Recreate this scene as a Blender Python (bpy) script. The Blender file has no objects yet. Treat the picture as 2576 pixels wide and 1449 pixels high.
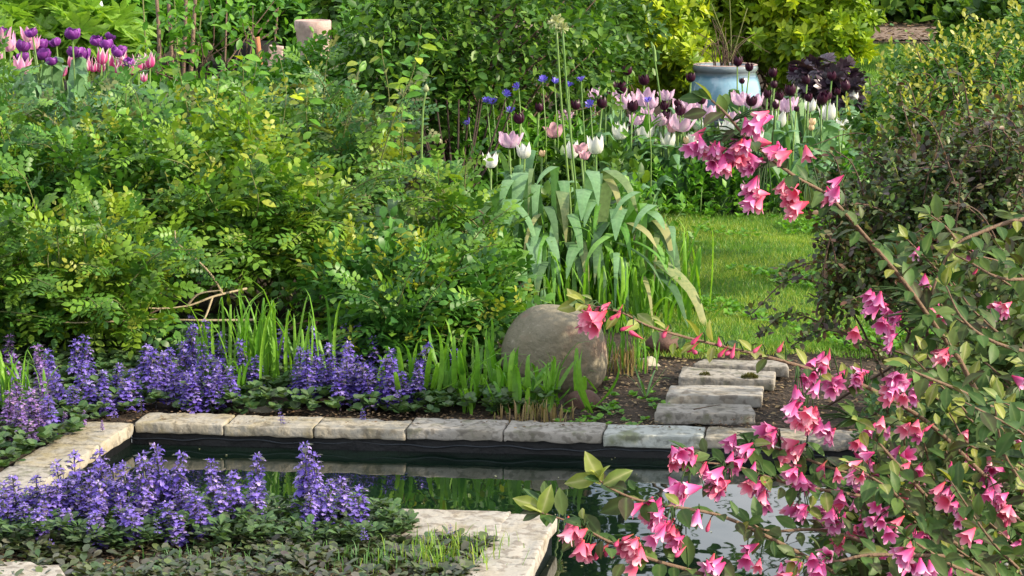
import bpy, math, random
import numpy as np
from mathutils import Vector, Matrix, noise as mnoise

# ------------------------------------------------------------------ camera, sky, sun
scene = bpy.context.scene
COL = scene.collection
F = 5500.0; CAMZ = 1.6
PITCH = math.atan((724.5 + 200.0) / F)
cam_d = bpy.data.cameras.new('camera'); cam = bpy.data.objects.new('camera', cam_d)
COL.objects.link(cam); scene.camera = cam
cam.location = (0, 0, CAMZ); cam.rotation_euler = (math.pi/2 - PITCH, 0, 0)
cam_d.sensor_width = 36.0; cam_d.lens = 36.0 * F / 2576.0
cam_d.clip_start = 0.1; cam_d.clip_end = 3000

SUN_DIR = Vector((0.86, -0.22, 0.46)).normalized()          # from the scene towards the sun
world = bpy.data.worlds.new('World'); scene.world = world; world.use_nodes = True
wn = world.node_tree.nodes; wl = world.node_tree.links
bg = wn['Background']; sky = wn.new('ShaderNodeTexSky'); sky.sky_type = 'NISHITA'
sky.sun_disc = False
sky.sun_elevation = math.asin(SUN_DIR.z); sky.sun_rotation = math.atan2(SUN_DIR.x, SUN_DIR.y)
sky.air_density = 1.0; sky.dust_density = 2.0
# broken bright cloud over the whole sky
_tc = wn.new('ShaderNodeTexCoord'); _nz = wn.new('ShaderNodeTexNoise'); _nz.inputs['Scale'].default_value = 3.0; _nz.inputs['Detail'].default_value = 7
_cr = wn.new('ShaderNodeValToRGB'); _cr.color_ramp.elements[0].position = .36; _cr.color_ramp.elements[1].position = .56
_mx = wn.new('ShaderNodeMixRGB'); _mx.inputs[2].default_value = (7.6, 7.8, 8.0, 1)
wl.new(_tc.outputs['Generated'], _nz.inputs['Vector']); wl.new(_nz.outputs[0], _cr.inputs[0]); wl.new(_cr.outputs[0], _mx.inputs[0])
wl.new(sky.outputs[0], _mx.inputs[1]); wl.new(_mx.outputs[0], bg.inputs[0]); bg.inputs[1].default_value = 0.15
sun_d = bpy.data.lights.new('sun', 'SUN'); sun_d.energy = 5.0; sun_d.angle = math.radians(0.6)
sun_d.color = (1.0, 0.87, 0.66)
sun = bpy.data.objects.new('sun', sun_d); COL.objects.link(sun)
sun.rotation_euler = SUN_DIR.to_track_quat('Z', 'Y').to_euler()
scene.view_settings.view_transform = 'Standard'; scene.view_settings.look = 'None'
scene.view_settings.gamma = 1.0; scene.view_settings.exposure = 0.52
scene.view_settings.use_curve_mapping = False
scene.render.engine = 'CYCLES'
scene.cycles.max_bounces = 6; scene.cycles.transmission_bounces = 3; scene.cycles.diffuse_bounces = 2

# ------------------------------------------------------------------ helpers
rng = np.random.default_rng(7); random.seed(7)
SP, CP = math.sin(PITCH), math.cos(PITCH)
def P(u, v, D):
    """world point seen at (u, v) of a 2576-wide picture, D metres ahead"""
    a = u - 1288.0; b = 724.5 - v
    dy = b*SP + F*CP; dz = b*CP - F*SP
    t = D/dy
    return np.array([a*t, D, CAMZ + dz*t])
def G(u, v, z=0.0):
    a = u - 1288.0; b = 724.5 - v
    dy = b*SP + F*CP; dz = b*CP - F*SP
    t = (z - CAMZ)/dz
    return np.array([a*t, dy*t, z])
def proj(p):
    p = np.atleast_2d(p); x = p[:, 0]; y = p[:, 1]; z = p[:, 2]-CAMZ
    f = y*CP - z*SP; up = y*SP + z*CP
    return 1288+F*x/f, 724.5-F*up/f
def nrm(a):
    a = np.asarray(a, float); return a/np.maximum(np.linalg.norm(a, axis=-1, keepdims=True), 1e-9)

class T:      # a template: vertices, faces, per-vertex attributes
    def __init__(s, v, f, **at):
        s.v = np.asarray(v, float); s.f = [tuple(q) for q in f]
        s.li = np.array([i for q in s.f for i in q], np.int32); s.lt = np.array([len(q) for q in s.f], np.int32)
        s.at = {k: np.asarray(a, float) for k, a in at.items()}
def join(ts):
    v = []; f = []; n = 0; keys = set(k for t in ts for k in t.at); at = {k: [] for k in keys}
    for t in ts:
        v.append(t.v); f += [tuple(i+n for i in q) for q in t.f]
        for k in keys: at[k].append(t.at.get(k, np.zeros(len(t.v))))
        n += len(t.v)
    return T(np.concatenate(v), f, **{k: np.concatenate(a) for k, a in at.items()})
def xf(t, M=None, loc=(0, 0, 0), s=1.0, **at):
    v = t.v*s
    if M is not None: v = v @ np.asarray(M).T
    a = dict(t.at)
    for k, x in at.items(): a[k] = np.full(len(v), float(x))
    return T(v+np.asarray(loc), t.f, **a)
def mesh_raw(name, v, li, lt, at, mat, smooth=True):
    me = bpy.data.meshes.new(name)
    me.vertices.add(len(v)); me.vertices.foreach_set('co', np.asarray(v, np.float32).ravel())
    me.loops.add(len(li)); me.loops.foreach_set('vertex_index', np.asarray(li, np.int32))
    me.polygons.add(len(lt)); ls = np.zeros(len(lt), np.int32); ls[1:] = np.cumsum(lt)[:-1]
    me.polygons.foreach_set('loop_start', ls); me.polygons.foreach_set('loop_total', np.asarray(lt, np.int32))
    if smooth: me.polygons.foreach_set('use_smooth', np.ones(len(lt), bool))
    for k, a in at.items():
        x = me.attributes.new(k, 'FLOAT', 'POINT'); x.data.foreach_set('value', np.asarray(a, np.float32))
    me.update(calc_edges=True)
    if mat: me.materials.append(mat)
    return me
def mesh(name, t, mat, smooth=True): return mesh_raw(name, t.v, t.li, t.lt, t.at, mat, smooth)
def many(name, t, M, loc, var, mat, smooth=True):
    """one mesh out of n copies of a template; M (n,3,3), loc (n,3)"""
    n = len(M); k = len(t.v)
    v = np.einsum('nij,kj->nki', M, t.v) + loc[:, None, :]
    li = (t.li[None, :] + (np.arange(n)*k)[:, None]).ravel()
    lt = np.tile(t.lt, n)
    at = {'var': np.repeat(var, k)}
    for q, a in t.at.items():
        if q != 'var': at[q] = np.tile(a, n)
    return mesh_raw(name, v.reshape(-1, 3), li, lt, at, mat, smooth)
def ob(name, me, parent=None, loc=None, M=None, kind=None, label=None, cat=None, group=None):
    o = bpy.data.objects.new(name, me); COL.objects.link(o)
    if parent is not None: o.parent = parent
    if M is not None:
        m = Matrix.Identity(4)
        for i in range(3):
            for j in range(3): m[i][j] = float(M[i][j])
            m[i][3] = float(loc[i]) if loc is not None else 0.0
        o.matrix_basis = m
    elif loc is not None: o.location = tuple(float(q) for q in loc)
    if kind: o['kind'] = kind
    if label: o['label'] = label
    if cat: o['category'] = cat
    if group: o['group'] = group
    return o
def thing(name, loc, label, cat, group=None):
    return ob(name, None, None, loc, None, None, label, cat, group)
ONES = ['', 'first', 'second', 'third', 'fourth', 'fifth', 'sixth', 'seventh', 'eighth', 'ninth', 'tenth', 'eleventh', 'twelfth', 'thirteenth', 'fourteenth', 'fifteenth', 'sixteenth', 'seventeenth', 'eighteenth', 'nineteenth']
TENS = {2: ('twentieth', 'twenty'), 3: ('thirtieth', 'thirty'), 4: ('fortieth', 'forty'), 5: ('fiftieth', 'fifty'), 6: ('sixtieth', 'sixty'), 7: ('seventieth', 'seventy'), 8: ('eightieth', 'eighty'), 9: ('ninetieth', 'ninety')}
def nth(i):
    if i < 20: return ONES[i]
    a, b = divmod(i, 10); return TENS[a][0] if b == 0 else TENS[a][1]+'-'+ONES[b]

def frames(y, n):
    """rotation matrices whose local y axis is y and local z is near n"""
    y = nrm(y); x = nrm(np.cross(y, n)); z = np.cross(x, y)
    return np.stack([x, y, z], axis=-1)
def rotz(a):
    c, s = math.cos(a), math.sin(a); return np.array([[c, -s, 0], [s, c, 0], [0, 0, 1.0]])
def rotx(a):
    c, s = math.cos(a), math.sin(a); return np.array([[1.0, 0, 0], [0, c, -s], [0, s, c]])
def roty(a):
    c, s = math.cos(a), math.sin(a); return np.array([[c, 0, s], [0, 1.0, 0], [-s, 0, c]])
def catmull(pts, n):
    p = np.asarray(pts, float); p = np.vstack([2*p[0]-p[1], p, 2*p[-1]-p[-2]])
    out = []; m = len(p)-3
    for t in np.linspace(0, m-1e-6, n):
        i = int(t); f = t-i; a, b, c, d = p[i:i+4]
        out.append(.5*((2*b)+(-a+c)*f+(2*a-5*b+4*c-d)*f*f+(-a+3*b-3*c+d)*f**3))
    return np.array(out)
def tube(path, r0, r1, n=5):
    p = np.asarray(path, float); k = len(p)
    tg = nrm(np.gradient(p, axis=0)); h = np.array([.31, .95, .07]) if abs(tg[0][2]) > .6 else np.array([0.05, .1, 1])
    x = nrm(np.cross(tg, h)); y = np.cross(tg, x)
    r = np.linspace(r0, r1, k)[:, None, None]
    a = np.linspace(0, 2*math.pi, n, endpoint=False)
    v = p[:, None, :] + r*(np.cos(a)[None, :, None]*x[:, None, :]+np.sin(a)[None, :, None]*y[:, None, :])
    f = [(i*n+j, i*n+(j+1) % n, (i+1)*n+(j+1) % n, (i+1)*n+j) for i in range(k-1) for j in range(n)]
    f.append(tuple(range((k-1)*n, k*n)))
    return T(v.reshape(-1, 3), f)
def ribbon(path, width, side, prof=None, fold=.15):
    p = np.asarray(path, float); k = len(p)
    tg = nrm(np.gradient(p, axis=0)); s = np.asarray(side, float); s = nrm(s[None, :]-(tg@s)[:, None]*tg)
    n = np.cross(s, tg); t = np.linspace(0, 1, k)
    w = (prof(t) if prof else np.minimum(1, .55+1.2*t)*np.power(np.clip(1-t, 0, 1), .45))*width/2
    w = np.maximum(w, .0006)[:, None]
    L = p-s*w+n*w*fold; R = p+s*w+n*w*fold
    v = np.stack([L, p, R], 1).reshape(-1, 3)
    f = []
    for i in range(k-1):
        a = i*3; f += [(a, a+1, a+4, a+3), (a+1, a+2, a+5, a+4)]
    return T(v, f, grad=np.tile([0., 1., 0.], k), along=np.repeat(t, 3))

# ------------------------------------------------------------------ materials
def newmat(name):
    m = bpy.data.materials.new(name); m.use_nodes = True
    nt = m.node_tree; b = nt.nodes['Principled BSDF']; return m, nt, b
def ramp(nt, cols, pos=None):
    r = nt.nodes.new('ShaderNodeValToRGB'); e = r.color_ramp.elements
    pos = pos or [i/(len(cols)-1) for i in range(len(cols))]
    while len(e) < len(cols): e.new(.5)
    for i, c in enumerate(cols): e[i].position = pos[i]; e[i].color = (*c, 1)
    return r
def math_n(nt, op, a, b=None):
    n = nt.nodes.new('ShaderNodeMath'); n.operation = op
    for i, q in enumerate((a, b)):
        if q is None: continue
        if isinstance(q, (int, float)): n.inputs[i].default_value = q
        else: nt.links.new(q, n.inputs[i])
    return n.outputs[0]
def leafmat(name, cols, pos=None, rough=.42, trans=.3, tcol=None, vein=None, spec=.35, tip=None):
    m, nt, b = newmat(name); L = nt.links
    at = nt.nodes.new('ShaderNodeAttribute'); at.attribute_name = 'var'
    oi = nt.nodes.new('ShaderNodeObjectInfo')
    x = math_n(nt, 'FRACT', math_n(nt, 'ADD', at.outputs['Fac'], oi.outputs['Random']))
    r = ramp(nt, cols, pos); L.new(x, r.inputs[0]); col = r.outputs[0]
    tc = nt.nodes.new('ShaderNodeTexCoord')
    geo = nt.nodes.new('ShaderNodeNewGeometry')
    nz = nt.nodes.new('ShaderNodeTexNoise'); nz.inputs['Scale'].default_value = 60; L.new(geo.outputs['Position'], nz.inputs['Vector'])
    mx = nt.nodes.new('ShaderNodeMixRGB'); mx.blend_type = 'MULTIPLY'; mx.inputs[0].default_value = .55
    r2 = ramp(nt, [(.62, .62, .62), (1.25, 1.25, 1.2)], [.3, .7]); L.new(nz.outputs[0], r2.inputs[0])
    L.new(col, mx.inputs[1]); L.new(r2.outputs[0], mx.inputs[2]); col = mx.outputs[0]
    if vein:
        g = nt.nodes.new('ShaderNodeAttribute'); g.attribute_name = 'grad'
        mv = nt.nodes.new('ShaderNodeMixRGB'); L.new(math_n(nt, 'MULTIPLY', math_n(nt, 'POWER', g.outputs['Fac'], 5.0), .7), mv.inputs[0])
        L.new(col, mv.inputs[1]); mv.inputs[2].default_value = (*vein, 1); col = mv.outputs[0]
    if tip:
        g2_ = nt.nodes.new('ShaderNodeAttribute'); g2_.attribute_name = 'along'
        e = math_n(nt, 'ADD', math_n(nt, 'ADD', g2_.outputs['Fac'], math_n(nt, 'MULTIPLY', nz.outputs[0], .5)), math_n(nt, 'MULTIPLY', x, .5))
        mp = nt.nodes.new('ShaderNodeMapRange'); mp.inputs[1].default_value = tip[1]; mp.inputs[2].default_value = tip[1]+.35; L.new(e, mp.inputs[0])
        m3 = nt.nodes.new('ShaderNodeMixRGB'); L.new(mp.outputs[0], m3.inputs[0]); L.new(col, m3.inputs[1]); m3.inputs[2].default_value = (*tip[0], 1); col = m3.outputs[0]
    L.new(col, b.inputs['Base Color']); b.inputs['Roughness'].default_value = rough
    b.inputs['Specular IOR Level'].default_value = spec
    if trans > 0:
        tr = nt.nodes.new('ShaderNodeBsdfTranslucent')
        mt = nt.nodes.new('ShaderNodeMixRGB'); mt.blend_type = 'MULTIPLY'; mt.inputs[0].default_value = 1
        L.new(col, mt.inputs[1]); mt.inputs[2].default_value = (*(tcol or (1.5, 1.5, .5)), 1)
        L.new(mt.outputs[0], tr.inputs[0])
        ms = nt.nodes.new('ShaderNodeMixShader'); ms.inputs[0].default_value = trans
        L.new(b.outputs[0], ms.inputs[1]); L.new(tr.outputs[0], ms.inputs[2])
        L.new(ms.outputs[0], nt.nodes['Material Output'].inputs[0])
    return m
def petalmat(name, stops, pos=None, trans=.35, rough=.5, jitter=.12):
    """colour runs along the attribute grad of the petal"""
    m, nt, b = newmat(name); L = nt.links
    g = nt.nodes.new('ShaderNodeAttribute'); g.attribute_name = 'grad'
    oi = nt.nodes.new('ShaderNodeObjectInfo')
    x = math_n(nt, 'ADD', g.outputs['Fac'], math_n(nt, 'MULTIPLY', math_n(nt, 'SUBTRACT', oi.outputs['Random'], .5), jitter*2))
    r = ramp(nt, stops, pos); L.new(x, r.inputs[0])
    hs = nt.nodes.new('ShaderNodeHueSaturation'); L.new(r.outputs[0], hs.inputs['Color'])
    L.new(math_n(nt, 'ADD', .85, math_n(nt, 'MULTIPLY', oi.outputs['Random'], .3)), hs.inputs['Value'])
    col = hs.outputs[0]
    L.new(col, b.inputs['Base Color']); b.inputs['Roughness'].default_value = rough; b.inputs['Specular IOR Level'].default_value = .25
    tr = nt.nodes.new('ShaderNodeBsdfTranslucent'); L.new(col, tr.inputs[0])
    ms = nt.nodes.new('ShaderNodeMixShader'); ms.inputs[0].default_value = trans
    L.new(b.outputs[0], ms.inputs[1]); L.new(tr.outputs[0], ms.inputs[2]); L.new(ms.outputs[0], nt.nodes['Material Output'].inputs[0])
    return m
def noisemat(name, cols, scale, rough=.8, bump=.3, bscale=None, pos=None, detail=8, spots=None, obj=False, spec=.3, dist=.02):
    m, nt, b = newmat(name); L = nt.links
    tc = nt.nodes.new('ShaderNodeTexCoord'); src = tc.outputs['Object']
    if obj:
        oi = nt.nodes.new('ShaderNodeObjectInfo'); va = nt.nodes.new('ShaderNodeVectorMath'); va.operation = 'ADD'
        L.new(src, va.inputs[0]); c = nt.nodes.new('ShaderNodeCombineXYZ')
        L.new(math_n(nt, 'MULTIPLY', oi.outputs['Random'], 37.0), c.inputs[0]); L.new(math_n(nt, 'MULTIPLY', oi.outputs['Random'], 91.0), c.inputs[1])
        L.new(c.outputs[0], va.inputs[1]); src = va.outputs[0]
    n1 = nt.nodes.new('ShaderNodeTexNoise'); n1.inputs['Scale'].default_value = scale; n1.inputs['Detail'].default_value = detail
    n1.inputs['Roughness'].default_value = .65; L.new(src, n1.inputs['Vector'])
    r = ramp(nt, cols, pos); L.new(n1.outputs[0], r.inputs[0]); col = r.outputs[0]
    if spots:
        for (sc, lo, hi, cc, am) in spots:
            n2 = nt.nodes.new('ShaderNodeTexNoise'); n2.inputs['Scale'].default_value = sc; n2.inputs['Detail'].default_value = 5
            L.new(src, n2.inputs['Vector'])
            r2 = ramp(nt, [(0, 0, 0), (am, am, am)], [lo, hi]); L.new(n2.outputs[0], r2.inputs[0])
            mx = nt.nodes.new('ShaderNodeMixRGB'); L.new(r2.outputs[0], mx.inputs[0]); L.new(col, mx.inputs[1]); mx.inputs[2].default_value = (*cc, 1); col = mx.outputs[0]
    L.new(col, b.inputs['Base Color']); b.inputs['Roughness'].default_value = rough; b.inputs['Specular IOR Level'].default_value = spec
    n3 = nt.nodes.new('ShaderNodeTexNoise'); n3.inputs['Scale'].default_value = bscale or scale*4; n3.inputs['Detail'].default_value = 8; L.new(src, n3.inputs['Vector'])
    bp = nt.nodes.new('ShaderNodeBump'); bp.inputs['Strength'].default_value = bump; bp.inputs['Distance'].default_value = dist
    L.new(n3.outputs[0], bp.inputs['Height']); L.new(bp.outputs[0], b.inputs['Normal'])
    return m

M_rose = leafmat('rose_leaf', [(.03, .10, .022), (.055, .17, .03), (.09, .24, .035), (.17, .33, .035), (.045, .14, .03)], trans=.25, rough=.42, spec=.35)
M_rosep = leafmat('rose_leaf_pale', [(.045, .13, .045), (.075, .20, .06), (.12, .28, .06), (.18, .34, .05), (.045, .13, .045), (.20, .20, .08)], trans=.25, rough=.42, spec=.4)
M_rosey = leafmat('rose_leaf_yellowish', [(.04, .12, .022), (.075, .19, .028), (.13, .28, .03), (.24, .37, .035), (.05, .14, .025)], trans=.28, rough=.42, spec=.35)
M_rosehi = leafmat('rose_young_leaf', [(.16, .27, .03), (.28, .37, .04), (.38, .42, .06), (.24, .30, .05), (.22, .33, .04)], trans=.35)
M_cane = noisemat('rose_cane', [(.09, .12, .04), (.22, .22, .08)], 30)
M_bark = noisemat('brown_bark', [(.06, .04, .03), (.17, .11, .08)], 25, bump=.6)
M_darkbark = noisemat('dark_bark', [(.025, .018, .014), (.07, .045, .035)], 25, bump=.5)
M_palebark = noisemat('pale_bark', [(.26, .20, .12), (.46, .38, .25)], 25, bump=.3)
M_pinkbark = noisemat('pinkish_bark', [(.13, .085, .06), (.28, .19, .14)], 18, bump=.5)
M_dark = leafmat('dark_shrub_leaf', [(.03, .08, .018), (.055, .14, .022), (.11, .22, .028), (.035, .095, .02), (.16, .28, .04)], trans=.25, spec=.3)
M_darkw = leafmat('mid_shrub_leaf', [(.04, .11, .02), (.07, .18, .028), (.13, .27, .035), (.045, .12, .025), (.18, .32, .045)], trans=.28, spec=.3)
M_mid = leafmat('fresh_shrub_leaf', [(.06, .19, .025), (.10, .28, .03), (.17, .37, .04), (.08, .24, .03)], trans=.3)
M_lime = leafmat('lime_leaf', [(.20, .38, .05), (.28, .46, .08), (.17, .33, .05)], trans=.35)
M_gold = leafmat('golden_leaf', [(.14, .26, .02), (.33, .46, .02), (.52, .60, .03), (.10, .20, .02), (.24, .38, .025)], trans=.3, tcol=(1.3, 1.3, .4))
M_box = leafmat('box_leaf', [(.04, .12, .025), (.08, .19, .035), (.16, .28, .045), (.05, .14, .03)], trans=.25)
M_boxtip = leafmat('box_tip_leaf', [(.34, .38, .07), (.48, .48, .12), (.24, .32, .05)], trans=.3)
M_barb = leafmat('barberry_leaf', [(.055, .035, .045), (.05, .10, .03), (.10, .17, .035), (.15, .07, .05), (.06, .11, .03), (.09, .055, .06), (.18, .22, .05)], trans=.22, tcol=(1.3, 1., .6))
M_barbg = leafmat('barberry_green_leaf', [(.05, .12, .045), (.08, .17, .055), (.12, .21, .06), (.16, .12, .06)], trans=.25)
M_heuch = leafmat('purple_black_leaf', [(.035, .02, .035), (.07, .05, .08), (.05, .02, .03)], trans=.1, rough=.35, spec=.6)
M_bugle = leafmat('bugle_leaf_green', [(.035, .09, .035), (.06, .14, .05), (.09, .17, .06), (.07, .09, .06)], trans=.2, vein=(.14, .2, .08))
M_bronze = leafmat('bugle_leaf_bronze', [(.04, .07, .03), (.075, .085, .055), (.10, .09, .085), (.05, .11, .035), (.085, .07, .07), (.11, .16, .05), (.15, .14, .13)], trans=.15, rough=.35, spec=.5)
M_tulipleaf = leafmat('tulip_leaf', [(.09, .21, .09), (.14, .29, .14), (.20, .36, .17)], trans=.2, rough=.5)
M_stemg = leafmat('green_stem', [(.12, .24, .06), (.20, .32, .09)], trans=.1)
M_strap = leafmat('strap_leaf_glaucous', [(.13, .28, .11), (.21, .38, .19), (.11, .25, .07)], trans=.25, rough=.45, tcol=(1.2, 1.5, .5), vein=(.2, .34, .16), tip=((.34, .36, .15), 1.75))
M_strapy = leafmat('strap_leaf_yellowing', [(.16, .25, .10), (.20, .29, .12)], trans=.25, rough=.5, tcol=(1.3, 1.2, .5), tip=((.38, .37, .16), 1.15))
M_strapg = leafmat('strap_leaf_green', [(.10, .28, .045), (.16, .37, .06), (.22, .43, .10)], trans=.3, rough=.45, tcol=(1.3, 1.5, .4), vein=(.18, .36, .08))
M_strapd = leafmat('strap_leaf_dark', [(.06, .14, .05), (.10, .19, .08)], trans=.2, rough=.5, tip=((.3, .27, .12), 1.5))
M_grass = leafmat('grass_blade', [(.10, .27, .03), (.16, .36, .04), (.22, .42, .05), (.08, .21, .04)], trans=.35, tcol=(1.4, 1.5, .4))
M_grassb = leafmat('grass_blade_bluish', [(.10, .22, .10), (.15, .28, .12), (.09, .24, .05)], trans=.3)
M_lawn = leafmat('lawn_blade', [(.10, .23, .035), (.15, .31, .04), (.24, .40, .05), (.36, .42, .09)], trans=.3)
M_dry = leafmat('dry_blade', [(.32, .24, .11), (.22, .15, .07), (.18, .20, .06)], trans=.2)
M_weig = leafmat('weigela_leaf', [(.03, .075, .02), (.05, .11, .028), (.075, .155, .035), (.06, .05, .03), (.11, .19, .04)], trans=.2, rough=.5, vein=(.12, .19, .06), spec=.25)
M_weigy = leafmat('weigela_young_leaf', [(.20, .27, .05), (.30, .33, .07), (.15, .22, .05)], trans=.3, vein=(.5, .5, .25))
M_wbark = noisemat('weigela_bark', [(.10, .065, .045), (.26, .17, .11)], 40, bump=.4)
M_wflower = petalmat('weigela_flower', [(.55, .07, .08), (.62, .045, .18), (.70, .09, .32), (.80, .23, .50), (.88, .52, .70)], [0, .12, .45, .8, 1], trans=.2)
M_wflower2 = petalmat('weigela_flower_coral', [(.70, .14, .07), (.74, .08, .14), (.78, .13, .26), (.82, .24, .36), (.88, .48, .56)], [0, .15, .5, .8, 1], trans=.2)
M_bud = petalmat('weigela_bud', [(.35, .14, .06), (.66, .06, .16), (.76, .13, .30)], trans=.25)
M_bloomv = leafmat('bugle_flower', [(.08, .05, .34), (.17, .11, .58), (.28, .19, .70), (.11, .075, .44), (.46, .36, .82), (.15, .10, .52)], trans=.25, tcol=(1.2, 1.1, 1.3))
M_bloomp = leafmat('bugle_flower_lilac_lit', [(.26, .14, .52), (.38, .22, .60), (.45, .27, .55), (.24, .15, .55)], trans=.25, tcol=(1.2, 1.1, 1.2))  # pinkish light on the left corner spikes, put into the flower colour
M_bract = leafmat('bugle_bract', [(.07, .06, .09), (.08, .10, .06), (.10, .07, .10)], trans=.1)
M_tdark = petalmat('tulip_near_black', [(.045, .012, .03), (.035, .006, .02), (.07, .015, .04)], trans=.2, rough=.3)
M_tmauve = petalmat('tulip_mauve', [(.85, .72, .78), (.72, .46, .66), (.80, .60, .76)], trans=.4)
M_tpink = petalmat('tulip_soft_pink', [(.85, .62, .66), (.80, .42, .52), (.86, .62, .68)], trans=.4)
M_twhite = petalmat('tulip_white', [(.78, .82, .62), (.84, .84, .80), (.86, .86, .84)], [0, .35, 1], trans=.35)
M_tpeach = petalmat('tulip_peach', [(.75, .62, .35), (.82, .60, .38), (.80, .62, .45)], trans=.35)
M_tpurple = petalmat('tulip_purple', [(.16, .03, .20), (.26, .05, .34), (.46, .16, .58)], trans=.35, rough=.4)
M_tcandy = petalmat('tulip_pink_white_edge', [(.66, .06, .26), (.74, .14, .38), (.88, .76, .80)], [.1, .38, .72], trans=.35)
M_tlight = petalmat('tulip_light_pink', [(.90, .80, .66), (.82, .30, .55), (.88, .62, .78)], [0, .45, 1], trans=.4)
M_corn = leafmat('cornflower_blue', [(.12, .09, .62), (.20, .14, .75)], trans=.2, tcol=(1, 1, 1.2))
M_allium = leafmat('allium_head', [(.45, .48, .28), (.55, .55, .38), (.38, .42, .22)], trans=.2)
M_litter = leafmat('leaf_litter', [(.10, .06, .035), (.20, .13, .07), (.07, .04, .03), (.32, .24, .13)], trans=0, rough=.8)

M_soil = noisemat('soil', [(.018, .014, .011), (.045, .033, .024), (.085, .062, .045)], 9, rough=.95, bump=.9, bscale=55, pos=[.3, .5, .75])
M_lawnbase = noisemat('lawn_base', [(.05, .11, .03), (.09, .18, .04), (.14, .22, .06)], 3, rough=.95, bump=.8, bscale=80)
M_path = noisemat('pinkish_paving', [(.16, .115, .09), (.27, .20, .165), (.36, .28, .23)], 6, bump=.5, bscale=20)
STN = [(7, .5, .62, (.24, .22, .18), .7), (42, .50, .58, (.08, .07, .055), .5), (18, .54, .68, (.13, .14, .07), .6)]
M_stoneg = noisemat('grey_limestone', [(.24, .22, .19), (.35, .325, .29), (.45, .42, .38)], 14, bump=.55, bscale=60, spots=STN, obj=True, rough=.85, dist=.008)
M_stoney = noisemat('yellowish_limestone', [(.25, .22, .165), (.36, .32, .25), (.46, .42, .35)], 14, bump=.55, bscale=60, spots=[(6, .48, .6, (.28, .235, .13), .7), (38, .50, .58, (.09, .075, .055), .5), (18, .45, .6, (.35, .33, .29), .7)], obj=True, rough=.85, dist=.008)
M_stonep = noisemat('pale_limestone', [(.30, .32, .29), (.44, .46, .43), (.55, .57, .54)], 14, bump=.5, bscale=60, spots=[(9, .55, .66, (.16, .18, .09), .85), (40, .52, .60, (.12, .12, .10), .5)], obj=True, rough=.85, dist=.008)
M_stonew = noisemat('near_limestone', [(.28, .255, .22), (.40, .375, .335), (.51, .485, .44)], 12, bump=.6, bscale=45, spots=[(7, .52, .65, (.34, .28, .19), .7), (34, .52, .60, (.12, .09, .07), .5), (16, .56, .7, (.25,.22,.17), .6)], obj=True, rough=.85, dist=.008)
M_boulder = noisemat('boulder', [(.13, .115, .08), (.23, .205, .15), (.33, .30, .235)], 5, bump=1.0, bscale=34, spots=[(45, .62, .68, (.42, .38, .31), .4), (9, .60, .68, (.28, .14, .11), .5), (3, .5, .65, (.16, .12, .07), .6)], rough=.85, dist=.012)
M_redstone = noisemat('red_brown_stone', [(.07, .04, .03), (.16, .09, .07)], 12, bump=.3, rough=.7)
M_palestone = noisemat('mottled_pale_stone', [(.22, .19, .13), (.5, .47, .38)], 14, bump=.5, rough=.9)
M_liner = noisemat('pond_liner', [(.002, .0025, .003), (.005, .006, .008)], 8, rough=.45, bump=.6, bscale=14, spec=.3)
M_pink = noisemat('pink_terracotta', [(.40, .26, .23), (.62, .48, .44)], 9, bump=.3, spots=[(14, .6, .7, (.2, .16, .13), .6)])
M_terra = noisemat('orange_terracotta', [(.40, .16, .08), (.55, .25, .13)], 9, bump=.3)
M_black = noisemat('urn_void_black', [(.006, .005, .005), (.015, .013, .012)], 9, bump=.1)  # stands in for a dark void; its shade is put into the colour
M_moss = leafmat('moss', [(.10, .11, .03), (.16, .15, .04)], trans=.1)

def glazed():
    m, nt, b = newmat('blue_glaze'); L = nt.links
    tc = nt.nodes.new('ShaderNodeTexCoord'); sx = nt.nodes.new('ShaderNodeSeparateXYZ'); L.new(tc.outputs['Object'], sx.inputs[0])
    n = nt.nodes.new('ShaderNodeTexNoise'); n.inputs['Scale'].default_value = 9; L.new(tc.outputs['Object'], n.inputs['Vector'])
    z = math_n(nt, 'ADD', sx.outputs[2], math_n(nt, 'MULTIPLY', math_n(nt, 'SUBTRACT', n.outputs[0], .5), .03))
    r = ramp(nt, [(.17, .20, .27), (.19, .23, .32), (.42, .56, .66), (.22, .42, .60), (.26, .46, .60), (.08, .17, .26), (.20, .24, .28)], [0, .30, .312, .34, .50, .53, .56])
    L.new(z, r.inputs[0]); L.new(r.outputs[0], b.inputs['Base Color']); b.inputs['Roughness'].default_value = .12
    b.inputs['Coat Weight'].default_value = 1.0; b.inputs['Coat Roughness'].default_value = .03
    return m
M_glaze = glazed()
def watermat():
    m, nt, b = newmat('dark_water'); L = nt.links
    b.inputs['Base Color'].default_value = (.004, .010, .007, 1); b.inputs['Roughness'].default_value = .015
    b.inputs['IOR'].default_value = 1.75; b.inputs['Specular IOR Level'].default_value = .7
    tc = nt.nodes.new('ShaderNodeTexCoord'); n = nt.nodes.new('ShaderNodeTexNoise'); n.inputs['Scale'].default_value = 5
    L.new(tc.outputs['Object'], n.inputs['Vector'])
    bp = nt.nodes.new('ShaderNodeBump'); bp.inputs['Strength'].default_value = .02; bp.inputs['Distance'].default_value = .05
    L.new(n.outputs[0], bp.inputs['Height']); L.new(bp.outputs[0], b.inputs['Normal'])
    return m
M_water = watermat()

# ------------------------------------------------------------------ ground, lawn, path, pond
WZ = -0.078
c_bl = G(337, 1060); c_fl = G(28, 1253); c_fr = G(1401, 1297)           # inner corners at stone-top level
e_near = G(1290, 1525)
dirn = nrm(c_fr-e_near); e_near = c_fr - dirn*2.6
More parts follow.
